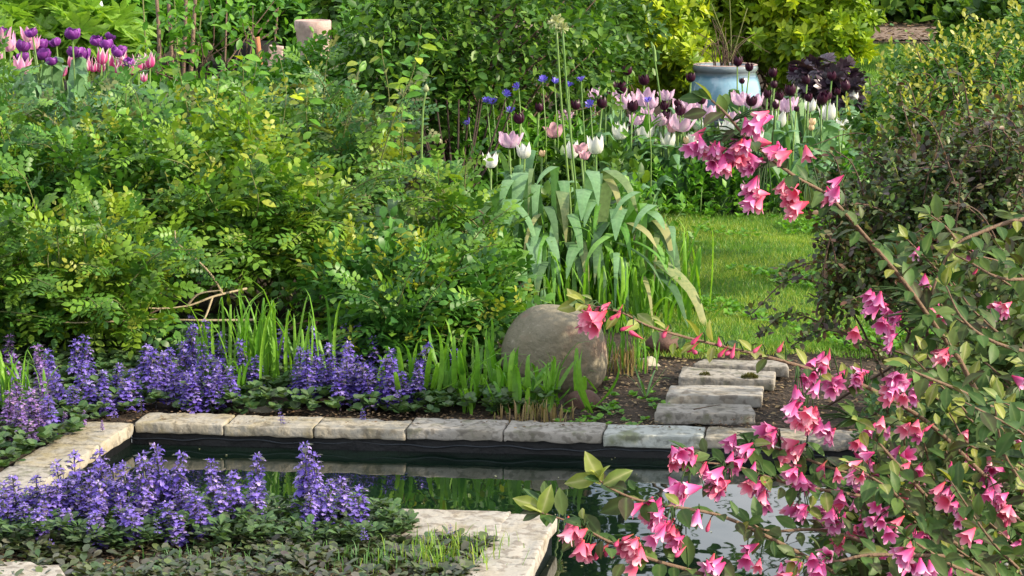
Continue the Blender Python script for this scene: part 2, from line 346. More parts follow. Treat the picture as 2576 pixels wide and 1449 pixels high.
# right side of the pond lies beyond the shrub
c_br = G(2330, 1112); right_dir = nrm(c_br-c_bl)
r_near = np.array([c_br[0]-.12, e_near[1], 0])
POND = [c_bl, c_br, r_near, e_near, c_fr, c_fl]
def inside(poly, x, y):
    x = np.asarray(x, float); y = np.asarray(y, float); r = np.zeros(x.shape, bool); n = len(poly)
    for i in range(n):
        x1, y1 = poly[i][0], poly[i][1]; x2, y2 = poly[(i+1) % n][0], poly[(i+1) % n][1]
        c = ((y1 > y) != (y2 > y)) & (x < (x2-x1)*(y-y1)/(y2-y1+1e-12)+x1); r ^= c
    return r
def smooth(a, b, x):
    t = np.clip((x-a)/(b-a), 0, 1); return t*t*(3-2*t)
def hz(x, y):
    x = np.asarray(x, float); y = np.asarray(y, float)
    n = .006*np.sin(x*9.1+y*3.7)+.005*np.sin(x*4.3-y*11.3)+.004*np.sin(x*23+1)*np.sin(y*19)
    h = -.022+n*smooth(30, 12, y)
    h = h + smooth(11.2, 12.8, y)*smooth(.4, -.5, x)*.26 + smooth(7.9, 9.0, y)*smooth(.35, -.2, x)*.05
    return h
def sheet(name, X, Y, zf, mat, keep=None):
    nx, ny = len(X), len(Y); gx, gy = np.meshgrid(X, Y)
    v = np.stack([gx, gy, zf(gx, gy)], -1).reshape(-1, 3)
    i = np.arange(ny-1)[:, None]*nx+np.arange(nx-1)[None, :]
    q = np.stack([i, i+1, i+nx+1, i+nx], -1).reshape(-1, 4)
    if keep is not None:
        k = keep(gx, gy).reshape(-1); q = q[k[q].all(axis=1)]
    me = mesh_raw(name, v, q.ravel(), np.full(len(q), 4), {}, mat)
    return me
X = np.concatenate([[-400, -100, -30, -12, -6, -4], np.arange(-3, 3.001, .05), [4, 6, 12, 30, 100, 400]])
Y = np.concatenate([[-60, -20, -5, 0, 1.5, 2.5], np.arange(3, 10.001, .05), np.arange(10.2, 15, .2), [16, 18, 22, 30, 45, 90, 300, 900]])
ob('ground', sheet('ground', X, Y, hz, M_soil, lambda x, y: ~inside(POND, x, y)), kind='structure')
lw_poly = [(.50, 8.08), (5, 8.0), (8, 9), (14, 29), (3.0, 29), (2.5, 13), (2.2, 12.0), (.80, 11.95), (.6, 10.4)]
X2 = np.arange(.3, 15, .15); Y2 = np.arange(7.9, 29.2, .15)
ob('lawn', sheet('lawn', X2, Y2, lambda x, y: hz(x, y)+.012, M_lawnbase, lambda x, y: inside(lw_poly, x, y)), kind='structure')
ob('path', sheet('path', np.arange(-22, 22.1, 1), np.array([30, 31, 32, 33.5]), lambda x, y: hz(x, y)+.02, M_path), kind='structure')
# water and pond bed
def offset(poly, d):
    n = len(poly); out = []
    for i in range(n):
        a, b, c = [np.array(poly[j % n][:2]) for j in (i-1, i, i+1)]
        n1 = nrm(b-a); n1 = np.array([-n1[1], n1[0]]); n2 = nrm(c-b); n2 = np.array([-n2[1], n2[0]])
        m = nrm(n1+n2); out.append(b+m*d/max(.3, float(m@n1)))
    return out
wv = np.array([[p[0], p[1], WZ] for p in offset(POND, .03)])
wx0, wx1, wy0, wy1 = wv[:, 0].min(), wv[:, 0].max(), wv[:, 1].min(), wv[:, 1].max()
def poly_mesh(name, pts, mat):
    import bmesh
    bm = bmesh.new(); vs = [bm.verts.new(p) for p in pts]; bm.faces.new(vs)
    bmesh.ops.triangulate(bm, faces=bm.faces[:]); me = bpy.data.meshes.new(name); bm.to_mesh(me); bm.free(); me.materials.append(mat)
    return me
out = []
cen = wv.mean(axis=0)
ob('water', poly_mesh('water', [tuple(p) for p in wv[::-1]], M_water), kind='structure')
ob('pond_bed', poly_mesh('pond_bed', [(p[0], p[1], -.6) for p in wv[::-1]], M_liner), kind='structure')

def rbox(hx, hy, hz_, r, seed, quad=None, amp=.004, nx=15, ny=9):
    """worn stone block: rounded box grid mapped onto a four-corner footprint"""
    def ax(n): 
        a = np.linspace(-.93, .93, n-4); return np.concatenate([[-1, -.975], a, [.975, 1]])
    A = [ax(nx), ax(ny), np.array([-1, -.85, -.5, 0, .5, .85, 1])]
    vid = {}; V = []; Fc = []
    def vert(i, j, k):
        key = (i, j, k)
        if key not in vid: vid[key] = len(V); V.append((A[0][i], A[1][j], A[2][k]))
        return vid[key]
    NI, NJ, NK = nx, ny, 7
    for i in range(NI-1):
        for j in range(NJ-1):
            Fc.append((vert(i, j, NK-1), vert(i+1, j, NK-1), vert(i+1, j+1, NK-1), vert(i, j+1, NK-1)))
            Fc.append((vert(i, j, 0), vert(i, j+1, 0), vert(i+1, j+1, 0), vert(i+1, j, 0)))
    for k in range(NK-1):
        for i in range(NI-1):
            Fc.append((vert(i, 0, k), vert(i+1, 0, k), vert(i+1, 0, k+1), vert(i, 0, k+1)))
            Fc.append((vert(i, NJ-1, k), vert(i, NJ-1, k+1), vert(i+1, NJ-1, k+1), vert(i+1, NJ-1, k)))
        for j in range(NJ-1):
            Fc.append((vert(0, j, k), vert(0, j, k+1), vert(0, j+1, k+1), vert(0, j+1, k)))
            Fc.append((vert(NI-1, j, k), vert(NI-1, j+1, k), vert(NI-1, j+1, k+1), vert(NI-1, j, k+1)))
    V = np.array(V); h = np.array([hx, hy, hz_]); p = V*h; inn = np.clip(p, -(h-r), h-r); d = p-inn; l = np.linalg.norm(d, axis=1, keepdims=True)
    p = inn + np.where(l > 1e-9, d/np.maximum(l, 1e-9)*r, 0)
    for i in range(len(p)):
        q = Vector(p[i])*1.0+Vector((seed*3.1, seed*1.7, 0))
        e = min(l[i][0]/r, 1)
        nn = mnoise.noise(q*22)*amp*.6+mnoise.noise(q*60)*amp*.5 + min(0, mnoise.noise(q*35+Vector((9, 9, 9)))+.1)*amp*3*e
        dd = d[i]/max(l[i][0], 1e-9) if l[i][0] > 1e-9 else V[i]*(np.abs(V[i]) > .98)
        p[i] += dd*nn
    if quad is not None:       # quad: 4 xy corners (x-y-, x+y-, x+y+, x-y+)
        s = (p[:, 0]/hx+1)/2; t = (p[:, 1]/hy+1)/2; Q = np.asarray(quad, float)[:, :2]
        xy = (1-s)[:, None]*(1-t)[:, None]*Q[0]+s[:, None]*(1-t)[:, None]*Q[1]+s[:, None]*t[:, None]*Q[2]+(1-s)[:, None]*t[:, None]*Q[3]
        p = np.column_stack([xy, p[:, 2]])
    return T(p, Fc)
def block(name, quad, top, thick, mat, parent=None, seed=0, tilt=(0, 0), amp=.004, **kw):
    q = np.asarray(quad, float)[:, :2]; c = q.mean(axis=0)
    hx = np.linalg.norm(q[1]-q[0])/2; hy = np.linalg.norm(q[3]-q[0])/2
    t = rbox(hx, hy, thick/2, .006, seed, q-c, amp)
    t.v[:, 2] += t.v[:, 0]*tilt[0]+t.v[:, 1]*tilt[1]
    base = np.array([0, 0, 0.]) if parent is None else np.array(parent.location)
    return ob(name, mesh(name, t, mat), parent, np.array([c[0], c[1], top-thick/2])-base, **kw)

edging = thing('pond_edging', tuple(c_bl), 'rectangular pond edging of weathered limestone blocks over black liner', 'pond edging')
def g2(u, v): return G(u, v)[:2]
# back row, joints read along the lip
lip = lambda u: 1062+(u-337)*.0195+0*u
bj = [337, 562, 788, 1021, 1265, 1515, 1771, 2030, 2290]
bmats = [M_stoney, M_stoney, M_stoney, M_stoneg, M_stoneg, M_stonep, M_stoney, M_stoneg]
bk = nrm(np.array([c_bl[0]-G(245, 1079)[0], 0, 0])+np.array([0.13, 1, 0]))[:2]
for i in range(8):
    a = g2(bj[i]+1.5, 1062+(bj[i]-337)*.0253); b = g2(bj[i+1]-1.5, 1062+(bj[i+1]-337)*.0253)
    w = .152 + .008*math.sin(i*2.3); bb = np.array([.15, 1.0]); bb /= np.linalg.norm(bb)
    off = bb*-.0
    block('coping_stone', [a+off, b+off, b+bb*w, a+bb*w], .0+.003*math.sin(i*5), .037 if i != 5 else .043, bmats[i], edging, i+1, amp=.0045)
# left run going towards the viewer
A0 = g2(337, 1062); A1 = g2(60, 1238); B0 = g2(245, 1079); B1 = g2(-60, 1208)
nL = 4
for i in range(nL):
    t0, t1 = i/nL*1.32+(.012 if i else 0), (i+1)/nL*1.32-.004
    a = A0+(A1-A0)*t0; b = A0+(A1-A0)*t1; wdt = nrm(B0-A0+(B1-A1))*.17
    block('coping_stone', [b, a, a+wdt, b+wdt], -.002+.002*math.sin(i*3), .043, M_stoney if i < 2 else M_stoneg, edging, 20+i)
# front run, left to right
fj = [-230, 60, 370, 690, 1006, 1288]
for i in range(5):
    va = 1254+(fj[i]-28)*.0262; vb = 1254+(fj[i+1]-28)*.0262
    a = g2(fj[i]+2, va); b = g2(fj[i+1]-2, vb); dn = np.array([-.14, -1.0]); dn /= np.linalg.norm(dn); w = .255
    block('coping_stone', [a+dn*w, b+dn*w, b, a], .002, .045, M_stonew, edging, 40+i)
# run from the corner towards the viewer
for i, (t0, t1) in enumerate([(0, .41), (.416, .83), (.835, 1.2)]):
    a = c_fr[:2]-dirn[:2]*t0; b = c_fr[:2]-dirn[:2]*t1; sd = np.array([-dirn[1], dirn[0]])*.148
    if i == 1: sd *= 1.06
    block('coping_stone', [b+sd, b, a, a+sd], .003-.002*i, .046, M_stonew, edging, 60+i)
block('coping_stone', [g2(-80, 1520), g2(190, 1500), g2(150, 1432), g2(-80, 1412)], .012, .045, M_stonew, edging, 70)
# right run under the shrub
for i in range(5):
    a = c_br[:2]+(r_near[:2]-c_br[:2])*(i/7+.01); b = c_br[:2]+(r_near[:2]-c_br[:2])*((i+1)/7-.01)
    block('coping_stone', [b, b+np.array([.2, 0]), a+np.array([.2, 0]), a], 0, .043, M_stoneg, edging, 80+i)
# liner wall: overlapping black sheets with a folded lip
lv = []; lf = []
pp = offset(POND, .014)
def liner(a, b, inset, z0, z1, seed):
    n = max(6, int(np.linalg.norm(b-a)/.06)); s = nrm(b-a); nn = np.array([-s[1], s[0]])
    rows = []
    for k, z in enumerate((z0, z0-.012, z0-.02, z1)):
        r = []
        for i in range(n+1):
            p = a+(b-a)*i/n
            w = inset+(.004 if k == 1 else 0)*1 + .003*math.sin(i*.9+seed)+(.004*math.sin(i*.37+seed*2) if k in (1, 2) else 0)
            r.append((*(p-nn*(-w)), z+.003*math.sin(i*.5+seed)*(k in (1, 2))))
        rows.append(r)
    v = np.array(rows).reshape(-1, 3); f = [(k*(n+1)+i, k*(n+1)+i+1, (k+1)*(n+1)+i+1, (k+1)*(n+1)+i) for k in range(3) for i in range(n)]
    return T(v, f)
ls = []
for i in range(6):
    a, b = pp[i], pp[(i+1) % 6]; ls.append(liner(a, b, .0, -.018, -.6, i))
lt_ = join(ls); lt_.v -= np.array(edging.location)
ob('liner', mesh('liner', lt_, M_liner), edging)
M_fold_glint = noisemat('liner_fold', [(.02, .025, .03), (.07, .08, .095)], 20, rough=.3, bump=.2)  # paler than the liner: the crease highlight is put into the colour
a_, b_ = pp[0], pp[1]; nn_ = nrm(b_-a_); nn_ = np.array([nn_[1], -nn_[0]]); fp = []
for i in range(120):
    q_ = a_+(b_-a_)*i/119+nn_*.004; fp.append((q_[0], q_[1], -.056-.0035*math.sin(i*.31)-.003*math.sin(i*.83+1)))
ob('liner_fold', mesh('liner_fold', tube(np.array(fp)-np.array(edging.location), .003, .003, 4), M_fold_glint), edging)
# stepping slabs
slabs = [((1655, 1012), (1889, 1017), (1903, 1040), (1647, 1037), .010), ((1686, 968), (1922, 970), (1917, 996), (1674, 993), .014),
         ((1716, 921), (1952, 934), (1948, 955), (1706, 947), .02), ((1768, 903), (1975, 906), (1985, 922), (1742, 915), .012)]
sl_lab = ['clean grey stone slab nearest the pond with a twig lying on it', 'pitted pale stone slab second from the pond', 'pale stone slab with dark moss tufts on its front edge, third from the pond', 'darker stone slab farthest from the pond beside the lawn']
for i, (tl, tr, br, bl, z) in enumerate(slabs):
    zz = .022
    q = [G(bl[0], bl[1], zz)[:2], G(br[0], br[1], zz)[:2], G(tr[0], tr[1], zz)[:2], G(tl[0], tl[1], zz)[:2]]
    block('stepping_slab', q, zz, .042, [M_stoneg, M_stonew, M_stoneg, M_stoneg][i], None, 90+i, amp=.003, label=sl_lab[i], cat='paving slab', group='stone stepping slabs between pond and lawn')

# ------------------------------------------------------------------ boulders
def rock(name, c, r, mat, label, seed, amp=.08, sub=4, top=None, cat='boulder', M=None, taper=0, box=0):
    import bmesh
    bm = bmesh.new(); bmesh.ops.create_icosphere(bm, subdivisions=sub, radius=1)
    for v in bm.verts:
        d = Vector(v.co); s = 1+amp*mnoise.noise(d*1.3+Vector((seed, 0, 0)))*1.6+amp*.35*mnoise.noise(d*4+Vector((0, seed, 0)))+amp*.08*mnoise.noise(d*14)
        d = d*s
        if box: d = Vector([math.copysign(abs(q)**box, q) for q in d])
        if taper: d.x *= 1-taper*d.z
        v.co = Vector((d.x*r[0], d.y*r[1], d.z*r[2]))
    me = bpy.data.meshes.new(name); bm.to_mesh(me); bm.free(); me.materials.append(mat)
    me.polygons.foreach_set('use_smooth', np.ones(len(me.polygons), bool))
    return ob(name, me, None, c, M, label=label, cat=cat)
Db = 7.62; s_ = Db/F
cb = P(1396, 888, Db)
rock('boulder', cb, (132*s_, .17, 122*s_), M_boulder, 'large rounded grey-brown boulder beside the grass clump at the pond', 4.6, amp=.07, taper=.02, box=.84)
cr = P(1466, 1012, 7.22); rock('stone', cr, (47*7.2/F, .045, 32*7.2/F), M_redstone, 'small dark red-brown stone at the foot of the boulder', 5.1, .12, 3, cat='stone')
cr = P(1668, 862, 8.1); rock('stone', cr, (44*8.1/F, .06, 26*8.1/F), M_redstone, 'brown rounded rock half hidden behind the large boulder', 8.1, .12, 3, cat='stone')
cr = P(1627, 920, 7.9); rock('stone', cr, (32*7.9/F, .035, 24*7.9/F), M_palestone, 'mottled pale stone on the soil left of the slabs', 2.7, .3, 3, cat='stone')
cr = P(668, 1024, 7.2); rock('stone', cr, (46*7.2/F, .05, 17*7.2/F), M_palestone, 'flat grey rock under the bugle leaves behind the edging', 6.4, .2, 3, cat='stone')

# ------------------------------------------------------------------ leaf templates
def leaf_t(w=.5, rows=((.25, .8), (.6, 1.0)), fold=.12, curl=.15, tip=1.0):
    v = [(0, 0, 0)]; g = [1.]
    for y, ww in rows: v += [(-w/2*ww, y, fold*w*ww - curl*y*y), (0, y, -curl*y*y), (w/2*ww, y, fold*w*ww-curl*y*y)]; g += [0, 1, 0]
    v.append((0, tip, -curl*tip*tip)); g.append(1)
    f = [(0, 2, 1), (0, 3, 2)]
    for i in range(len(rows)-1):
        a = 1+i*3; f += [(a, a+1, a+4, a+3), (a+1, a+2, a+5, a+4)]
    a = 1+(len(rows)-1)*3; e = len(v)-1; f += [(a, a+1, e), (a+1, a+2, e)]
    return T(v, f, grad=g)
L_small = leaf_t(.62, ((.3, .85), (.7, .85)), curl=.12)
L_tiny = T([(0, 0, 0), (-.3, .5, .04), (0, .5, -.02), (.3, .5, .04), (0, 1, -.1)], [(0, 2, 1), (0, 3, 2), (1, 2, 4), (2, 3, 4)])
L_oval = leaf_t(.55, ((.15, .6), (.4, 1), (.75, .75)), fold=.14, curl=.2)
L_round = leaf_t(.95, ((.2, .75), (.5, 1), (.85, .7)), fold=.08, curl=.15)
L_spoon = leaf_t(.55, ((.3, .35), (.6, .95), (.88, .75)), fold=.06, curl=.25)
L_long = leaf_t(.26, ((.2, .7), (.45, 1), (.75, .7)), fold=.25, curl=.35)
def compound(n, ls, w=.62):
    ts = []; base = T([(0, 0, 0), (-w/2*.9, .35, .05), (w/2*.9, .35, .05), (w/2*.75, .72, .02), (-w/2*.75, .72, .02), (0, 1, -.12)], [(0, 2, 3, 5, 4, 1)])
    base = T(base.v, [(0, 2, 1), (1, 2, 3, 4), (3, 5, 4)])
    for i in range(n//2):
        y = .22+i*(.62/(n//2)); sc = ls*(.85+.1*i)
        for s in (-1, 1): ts.append(xf(base, rotz(-s*1.15)@roty(.25*s), (0, y, -.1*y*y), sc))
    ts.append(xf(base, None, (0, .78, -.07), ls*1.1))
    ts.append(T([(-.012, 0, 0), (.012, 0, 0), (0, .8, -.07)], [(0, 1, 2)]))
    return join(ts)
L_rose7 = compound(7, .34); L_rose5 = compound(5, .42)
def whorl(n, w=.42, el=.6):
    ts = []
    for i in range(n):
        a = i*2*math.pi/n+.3*(i % 2); ts.append(xf(leaf_t(w, ((.3, .6), (.65, 1)), curl=.25), rotz(a)@rotx(el+.25*(i % 2)), (0, 0, .02*i)))
    t = join(ts); return T(t.v@rotx(-math.pi/2).T, t.f, **t.at)      # whorl looks along +y
L_whorl = whorl(6); L_whorl2 = whorl(5, .5, .9)

def lobes_from(ls, squash=1.0):
    """(u, v, D, ru, rv, rD): an egg seen at u, v with picture radii ru, rv"""
    return [(P(u, v, D), np.array([ru*D/F, rd, rv*D/F])) for (u, v, D, ru, rv, rd) in ls]
def shoots(lobes, n, inner=.45, back=.35, lump=.22, seed=0, zmin=.03):
    vol = np.array([r[0]*r[2]+r[0]*r[1] for c, r in lobes]); cnt = (n*vol/vol.sum()).astype(int)
    Pp = []; Dd = []; Rr = []
    for (c, r), m in zip(lobes, cnt):
        d = nrm(rng.normal(size=(m*2, 3))); k = (d[:, 1] < .25) | (rng.random(m*2) < back); d = d[k][:m]
        u = rng.random(len(d)); rad = 1-inner*u*u
        lp = 1+lump*(np.sin(d[:, 0]*5.3+seed+c[0]*7)*np.cos(d[:, 2]*6.1+seed*2)+.6*np.sin(d[:, 0]*11+d[:, 2]*9+seed*3)+.4*np.sin(d[:, 1]*8+d[:, 2]*13))
        p = c+d*r*(rad*lp)[:, None]; o = nrm(d/r)
        Pp.append(p); Dd.append(o); Rr.append(rad)
    Pp = np.concatenate(Pp); Dd = np.concatenate(Dd); Rr = np.concatenate(Rr)
    keep = Pp[:, 2] > zmin+hz(Pp[:, 0], Pp[:, 1])
    return Pp[keep], Dd[keep], Rr[keep]
def place(p, d, rad, k, length, ang, size, up=.5, dv=.5, jit=.35, spread=1.0):
    """k leaves round each shoot of the given length"""
    n = len(p); d = nrm(d+np.array([0, 0, up])+rng.normal(size=d.shape)*dv)
    a = nrm(np.cross(d, rng.normal(size=d.shape))); b = np.cross(d, a)
    Y = []; Z = []; Lc = []; R = []; Dv = []
    v0 = np.clip(.5+.35*np.sin(p[:, 0]*4.1+p[:, 2]*6+np.sin(p[:, 1]*3))+.35*(rng.random(n)-.5), 0, 1)
    for i in range(k):
        s = (i+.5)/k; ph = i*2.4+rng.random(n)*.8
        o = np.cos(ph)[:, None]*a+np.sin(ph)[:, None]*b
        th = ang*(1.15-.6*s)
        y = nrm(d*np.cos(th)+o*np.sin(th)*spread+rng.normal(size=d.shape)*jit*.5)
        z = nrm(np.array([0, 0, 1.])+o*.2+rng.normal(size=d.shape)*jit+d*.2)
        Y.append(y); Z.append(z); Lc.append(p+d*(length*(s-.4))*(.8+.4*rng.random(n))[:, None]); R.append(rad+.1*s); Dv.append(np.clip(v0*.5+rng.random(n)*.5, 0, .999))
    Y = np.concatenate(Y); Z = np.concatenate(Z); Lc = np.concatenate(Lc); R = np.concatenate(R); V = np.concatenate(Dv)
    sz = size[0]+(size[1]-size[0])*rng.random(len(Y))
    M = frames(Y, Z)*sz[:, None, None]
    return M, Lc, V, R, sz
def foliage(root, tmpl, mat, lobes, n, k, length, ang, size, parts=300, name='leaf', seed=0, inner=.45, up=.5, back=.35, lump=.22, dv=.5, bulk='foliage', zmin=.03, jit=.35):
    p, d, r = shoots(lobes, n, inner, back, lump, seed, zmin)
    M, Lc, V, R, sz = place(p, d, r, k, length, ang, size, up, dv, jit)
    ok = Lc[:, 2] > hz(Lc[:, 0], Lc[:, 1])+.01
    M, Lc, V, R, sz = M[ok], Lc[ok], V[ok], R[ok], sz[ok]
    scatter(root, tmpl, mat, M, Lc, V, R, sz, parts, name, bulk)
    return p, d
def scatter(root, tmpl, mat, M, Lc, V, R, sz, parts, name, bulk):
    base = np.array(root.location)
    u, v = proj(Lc); inf = (u > 0) & (u < 2576) & (v > 0) & (v < 1449)
    sc = sz/Lc[:, 1]*(.3+R)*(1+.5*np.clip((base[1]-Lc[:, 1]), -1, 1)); sc = np.where(inf, sc, -1)
    idx = np.argsort(-sc)[:parts]; idx = idx[sc[idx] > 0]
    me = mesh(name, tmpl, mat)
    for i in idx: ob(name, me, root, Lc[i]-base, M[i])
    rest = np.ones(len(M), bool); rest[idx] = False
    if rest.any():
        o = ob(bulk, many(bulk, tmpl, M[rest], Lc[rest]-base, V[rest], mat), root); o['kind'] = 'stuff'
def stems(root, targets, basep, n, r0, r1, mat, name='stem', bend=.15, stuff=True, spread=.15):
    base = np.array(root.location); ts = []
    idx = rng.choice(len(targets), min(n, len(targets)), replace=False)
    for i in idx:
        b = np.array(basep)+np.array([rng.normal()*spread, rng.normal()*spread*.6, 0]); b[2] = hz(b[0], b[1])-.01
        t = targets[i]; m = b*.5+t*.5+np.array([rng.normal()*bend, rng.normal()*bend, .25*(t[2]-b[2])])*.6
        ts.append(tube(catmull([b, m, t], 7)-base, r0, r1, 4))
    if stuff:
        o = ob(name, mesh(name, join(ts), mat), root); o['kind'] = 'stuff'
    else:
        for t in ts: ob(name, mesh(name, t, mat), root)

def gp(u, v, D):       # foot of something seen at u, standing D metres away
    x = (u-1288)*D/F; return (x, D, float(hz(x, D)))

# ------------------------------------------------------------------ rose thicket
def sprays(root, p, d, n, mat, length=(.16, .38), ls=(.07, .11), tm=None):
    base = np.array(root.location); idx = rng.choice(len(p), n*3, replace=False); idx = idx[np.argsort(p[idx][:, 1]-p[idx][:, 2]*.8)][:n]
    ts = []; Lc = []; Y = []
    for i in idx:
        o = nrm(d[i]*.7+np.array([rng.normal()*.6, -.25+rng.normal()*.2, .7])); L = rng.uniform(*length)
        w = catmull([p[i]-o*.08, p[i]+o*L*.5+[0, 0, .03], p[i]+o*L+np.array([o[0]*.08, -.02, -.05*rng.random()])], 10); ts.append(tube(w-base, .0032, .0014, 4))
        tg = nrm(np.gradient(w, axis=0)); m = int(L/.03)
        for k in range(m):
            j = min(9, 2+int(8*k/m)); sd = nrm(np.cross(tg[j], [.1, -.3, 1.]))*(1 if k % 2 else -1); Lc.append(w[j]+rng.normal(size=3)*.004); Y.append(nrm(sd+tg[j]*.7+rng.normal(size=3)*.3))
        Lc.append(w[-1]); Y.append(tg[-1])
    Lc = np.array(Lc); Y = np.array(Y); n_ = len(Lc); Z = nrm(np.array([0, -.55, .9])+rng.normal(size=(n_, 3))*.35); sz = ls[0]+(ls[1]-ls[0])*rng.random(n_)
    scatter(root, tm or L_rose7, mat, frames(Y, Z)*sz[:, None, None], Lc, np.clip(.3+rng.random(n_)*.6, 0, .99), np.ones(n_), sz, 80, 'spray_leaf', 'spray_foliage')
    o = ob('spray_cane', mesh('spray_cane', join(ts), M_cane if tm is None else M_bark), root); o['kind'] = 'stuff'
rose = [
 ('rose bush with low arching sprays at the left edge above the violet bugle', [(70, 690, 8.1, 170, 120, .30), (270, 745, 8.0, 150, 80, .26), (-90, 760, 8.0, 150, 90, .3), (330, 640, 8.3, 110, 90, .3)], 620, (60, 8.5)),
 ('dense dark green rose bush in the middle of the left bank', [(150, 500, 8.9, 250, 130, .45), (400, 460, 9.0, 150, 110, .4), (-60, 540, 8.8, 150, 140, .4)], 900, (180, 9.1)),
 ('hazy pale green rose bush just below the pink and purple tulips', [(120, 385, 10.2, 280, 85, .5), (420, 375, 10.4, 190, 85, .5), (-80, 400, 10.0, 150, 90, .5)], 900, (150, 10.4)),
 ('yellow-green rose bush over the dark hollow left of centre', [(650, 560, 8.7, 170, 120, .4), (560, 430, 9.1, 150, 90, .4), (790, 590, 8.7, 85, 75, .3)], 800, (690, 9.0)),
 ('tall rose bush leaning left of the strap leaved plants', [(850, 430, 9.9, 140, 140, .45), (700, 360, 10.3, 160, 90, .5), (900, 480, 9.7, 75, 80, .3)], 850, (850, 10.1)),
 ('low rose bush spreading between the bugle and the boulder', [(1130, 760, 7.95, 130, 75, .22), (950, 740, 8.1, 120, 60, .25), (1010, 830, 7.75, 80, 45, .15)], 700, (1060, 8.3)),
 ('small rose bush with pale yellow tips in front of the folded strap leaves', [(1165, 560, 8.75, 60, 60, .15), (1120, 640, 8.65, 55, 45, .12)], 85, (1160, 8.8)),
]
for i, (lab, lb, n, (bu, bd)) in enumerate(rose):
    root = thing('rose_bush', gp(bu, 0, bd), lab, 'rose bush', 'rose bushes on the bank')
    lobes = lobes_from(lb)
    p, d = foliage(root, L_rose7 if i % 2 == 0 else L_rose5, [M_rosey, M_rose, M_rosep, M_rosey, M_rosep, M_rose, M_rosey][i], lobes, int(n*.46), 5, .15, 1.25, (.08, .13), seed=i*1.7, up=.35, lump=.34, inner=.55, back=.3)
    stems(root, p, root.location, 34, .006, .0025, M_cane if i % 2 else M_bark, 'cane')
    sprays(root, p, d, [30, 30, 26, 26, 16, 14, 8][i], [M_rosey, M_rose, M_rosep, M_rosey, M_rosep, M_rose, M_rosey][i])
    # young yellow tips on some shoots
    q = rng.choice(len(p), len(p)//6, replace=False)
    M, Lc, V, R, sz = place(p[q]+d[q]*.07+np.array([0, 0, .03]), d[q], np.ones(len(q)), 4, .10, .75, (.05, .085), 1.6, .4)
    scatter(root, L_rose5, M_rosehi, M, Lc, V, R, sz, 60, 'young_leaf', 'young_foliage')
SPR = None
# arching bare canes in front of the dark hollow
def canes(root, lst, r0, r1, mat, name):
    base = np.array(root.location)
    for pts in lst:
        w = [P(*q) for q in pts]; ob(name, mesh(name, tube(catmull(w, 14)-base, r0, r1, 5), mat), root)
cr = thing('rose_cane', tuple(P(620, 720, 8.1)), 'bare pale forked rose cane with a drooping spray in the dark hollow', 'branch')
canes(cr, [[(620, 726, 8.1), (540, 745, 7.95), (470, 770, 7.9), (385, 776, 7.85), (345, 765, 7.85)], [(560, 740, 7.98), (530, 690, 7.95), (480, 640, 7.9), (445, 610, 7.9), (440, 580, 7.9)], [(535, 746, 7.95), (520, 790, 7.9), (505, 820, 7.85), (500, 842, 7.85)], [(640, 805, 7.9), (500, 806, 7.85), (380, 804, 7.85), (200, 812, 7.8), (40, 805, 7.8)], [(470, 770, 7.9), (500, 740, 7.9), (560, 730, 7.9)]], .005, .0025, M_palebark, 'twig')
pth = catmull([P(560, 740, 7.98), P(530, 690, 7.95), P(480, 640, 7.9), P(445, 610, 7.9), P(440, 580, 7.9)], 14)
pth2 = catmull([P(505, 820, 7.85), P(480, 850, 7.82), P(470, 880, 7.8)], 6)
Lc = np.concatenate([np.repeat(pth[2:], 2, axis=0), np.repeat(pth2, 3, axis=0)]); n_ = len(Lc)
Yv = nrm(np.stack([np.where(np.arange(n_) % 2, 1, -1)*1., rng.normal(size=n_)*.5-.2, rng.normal(size=n_)*.3], -1)); Zv = nrm(np.array([0, -.7, .7])+rng.normal(size=(n_, 3))*.3)
scatter(cr, L_rose7, M_rose, frames(Yv, Zv)*.075, Lc, rng.random(n_), np.ones(n_), np.full(n_, .07), 300, 'leaf', 'foliage')

# saplings with bigger ovate leaves standing through the roses
def sapling(pts, label, ls=.055, nl=12, mat=M_mid, r=.003, tm=L_oval, mat2=None):
    w = catmull([P(*q) for q in pts], 14); base = w[0].copy(); base[2] = float(hz(base[0], base[1])) if w[0][2] < .2 else w[0][2]
    root = thing('sapling', tuple(base), label, 'sapling', 'leafy shoots through the bank')
    ob('stem', mesh('stem', tube(w-base, r, r*.4, 5), M_cane), root)
    me = mesh('leaf', tm, mat); me2 = mesh('leaf', tm, mat2 or mat)
    for i in range(nl):
        t = 4+int(9*i/nl); a = i*2.4+rng.random(); y = nrm(np.array([math.cos(a), math.sin(a)*.8-.2, .1+rng.normal()*.3])); z = nrm(np.array([rng.normal()*.4, -.6, .8]))
        s = ls*(.7+.6*rng.random()); M = frames(y[None], z[None])[0]*s
        ob('leaf', me if i % 3 else me2, root, w[min(t, 13)]-base+y*.012, M)
sapling([(470, 470, 9.3), (480, 330, 9.3), (455, 200, 9.3), (440, 110, 9.3)], 'sapling with broad yellow-green leaves right of the pink tulips', .062, 16, M_mid, mat2=M_gold)
sapling([(620, 480, 9.3), (600, 330, 9.3), (612, 190, 9.3), (605, 130, 9.3)], 'sapling with broad leaves in front of the dark urn', .06, 14, M_mid, mat2=M_gold)
sapling([(690, 470, 9.4), (700, 380, 9.4), (720, 240, 9.4), (705, 150, 9.4)], 'thin leafy shoot below the pink planter', .05, 10, M_rosehi)
sapling([(930, 500, 9.3), (990, 300, 9.2), (1040, 180, 9.2), (1060, 60, 9.2)], 'tall shoot with hanging yellow leaves before the dark shrub', .06, 22, M_mid, mat2=M_gold)
sapling([(1060, 560, 9.0), (1070, 480, 8.9), (1100, 430, 8.9), (1150, 420, 8.9)], 'broad leaved shoot left of the white tulips', .085, 12, M_mid)
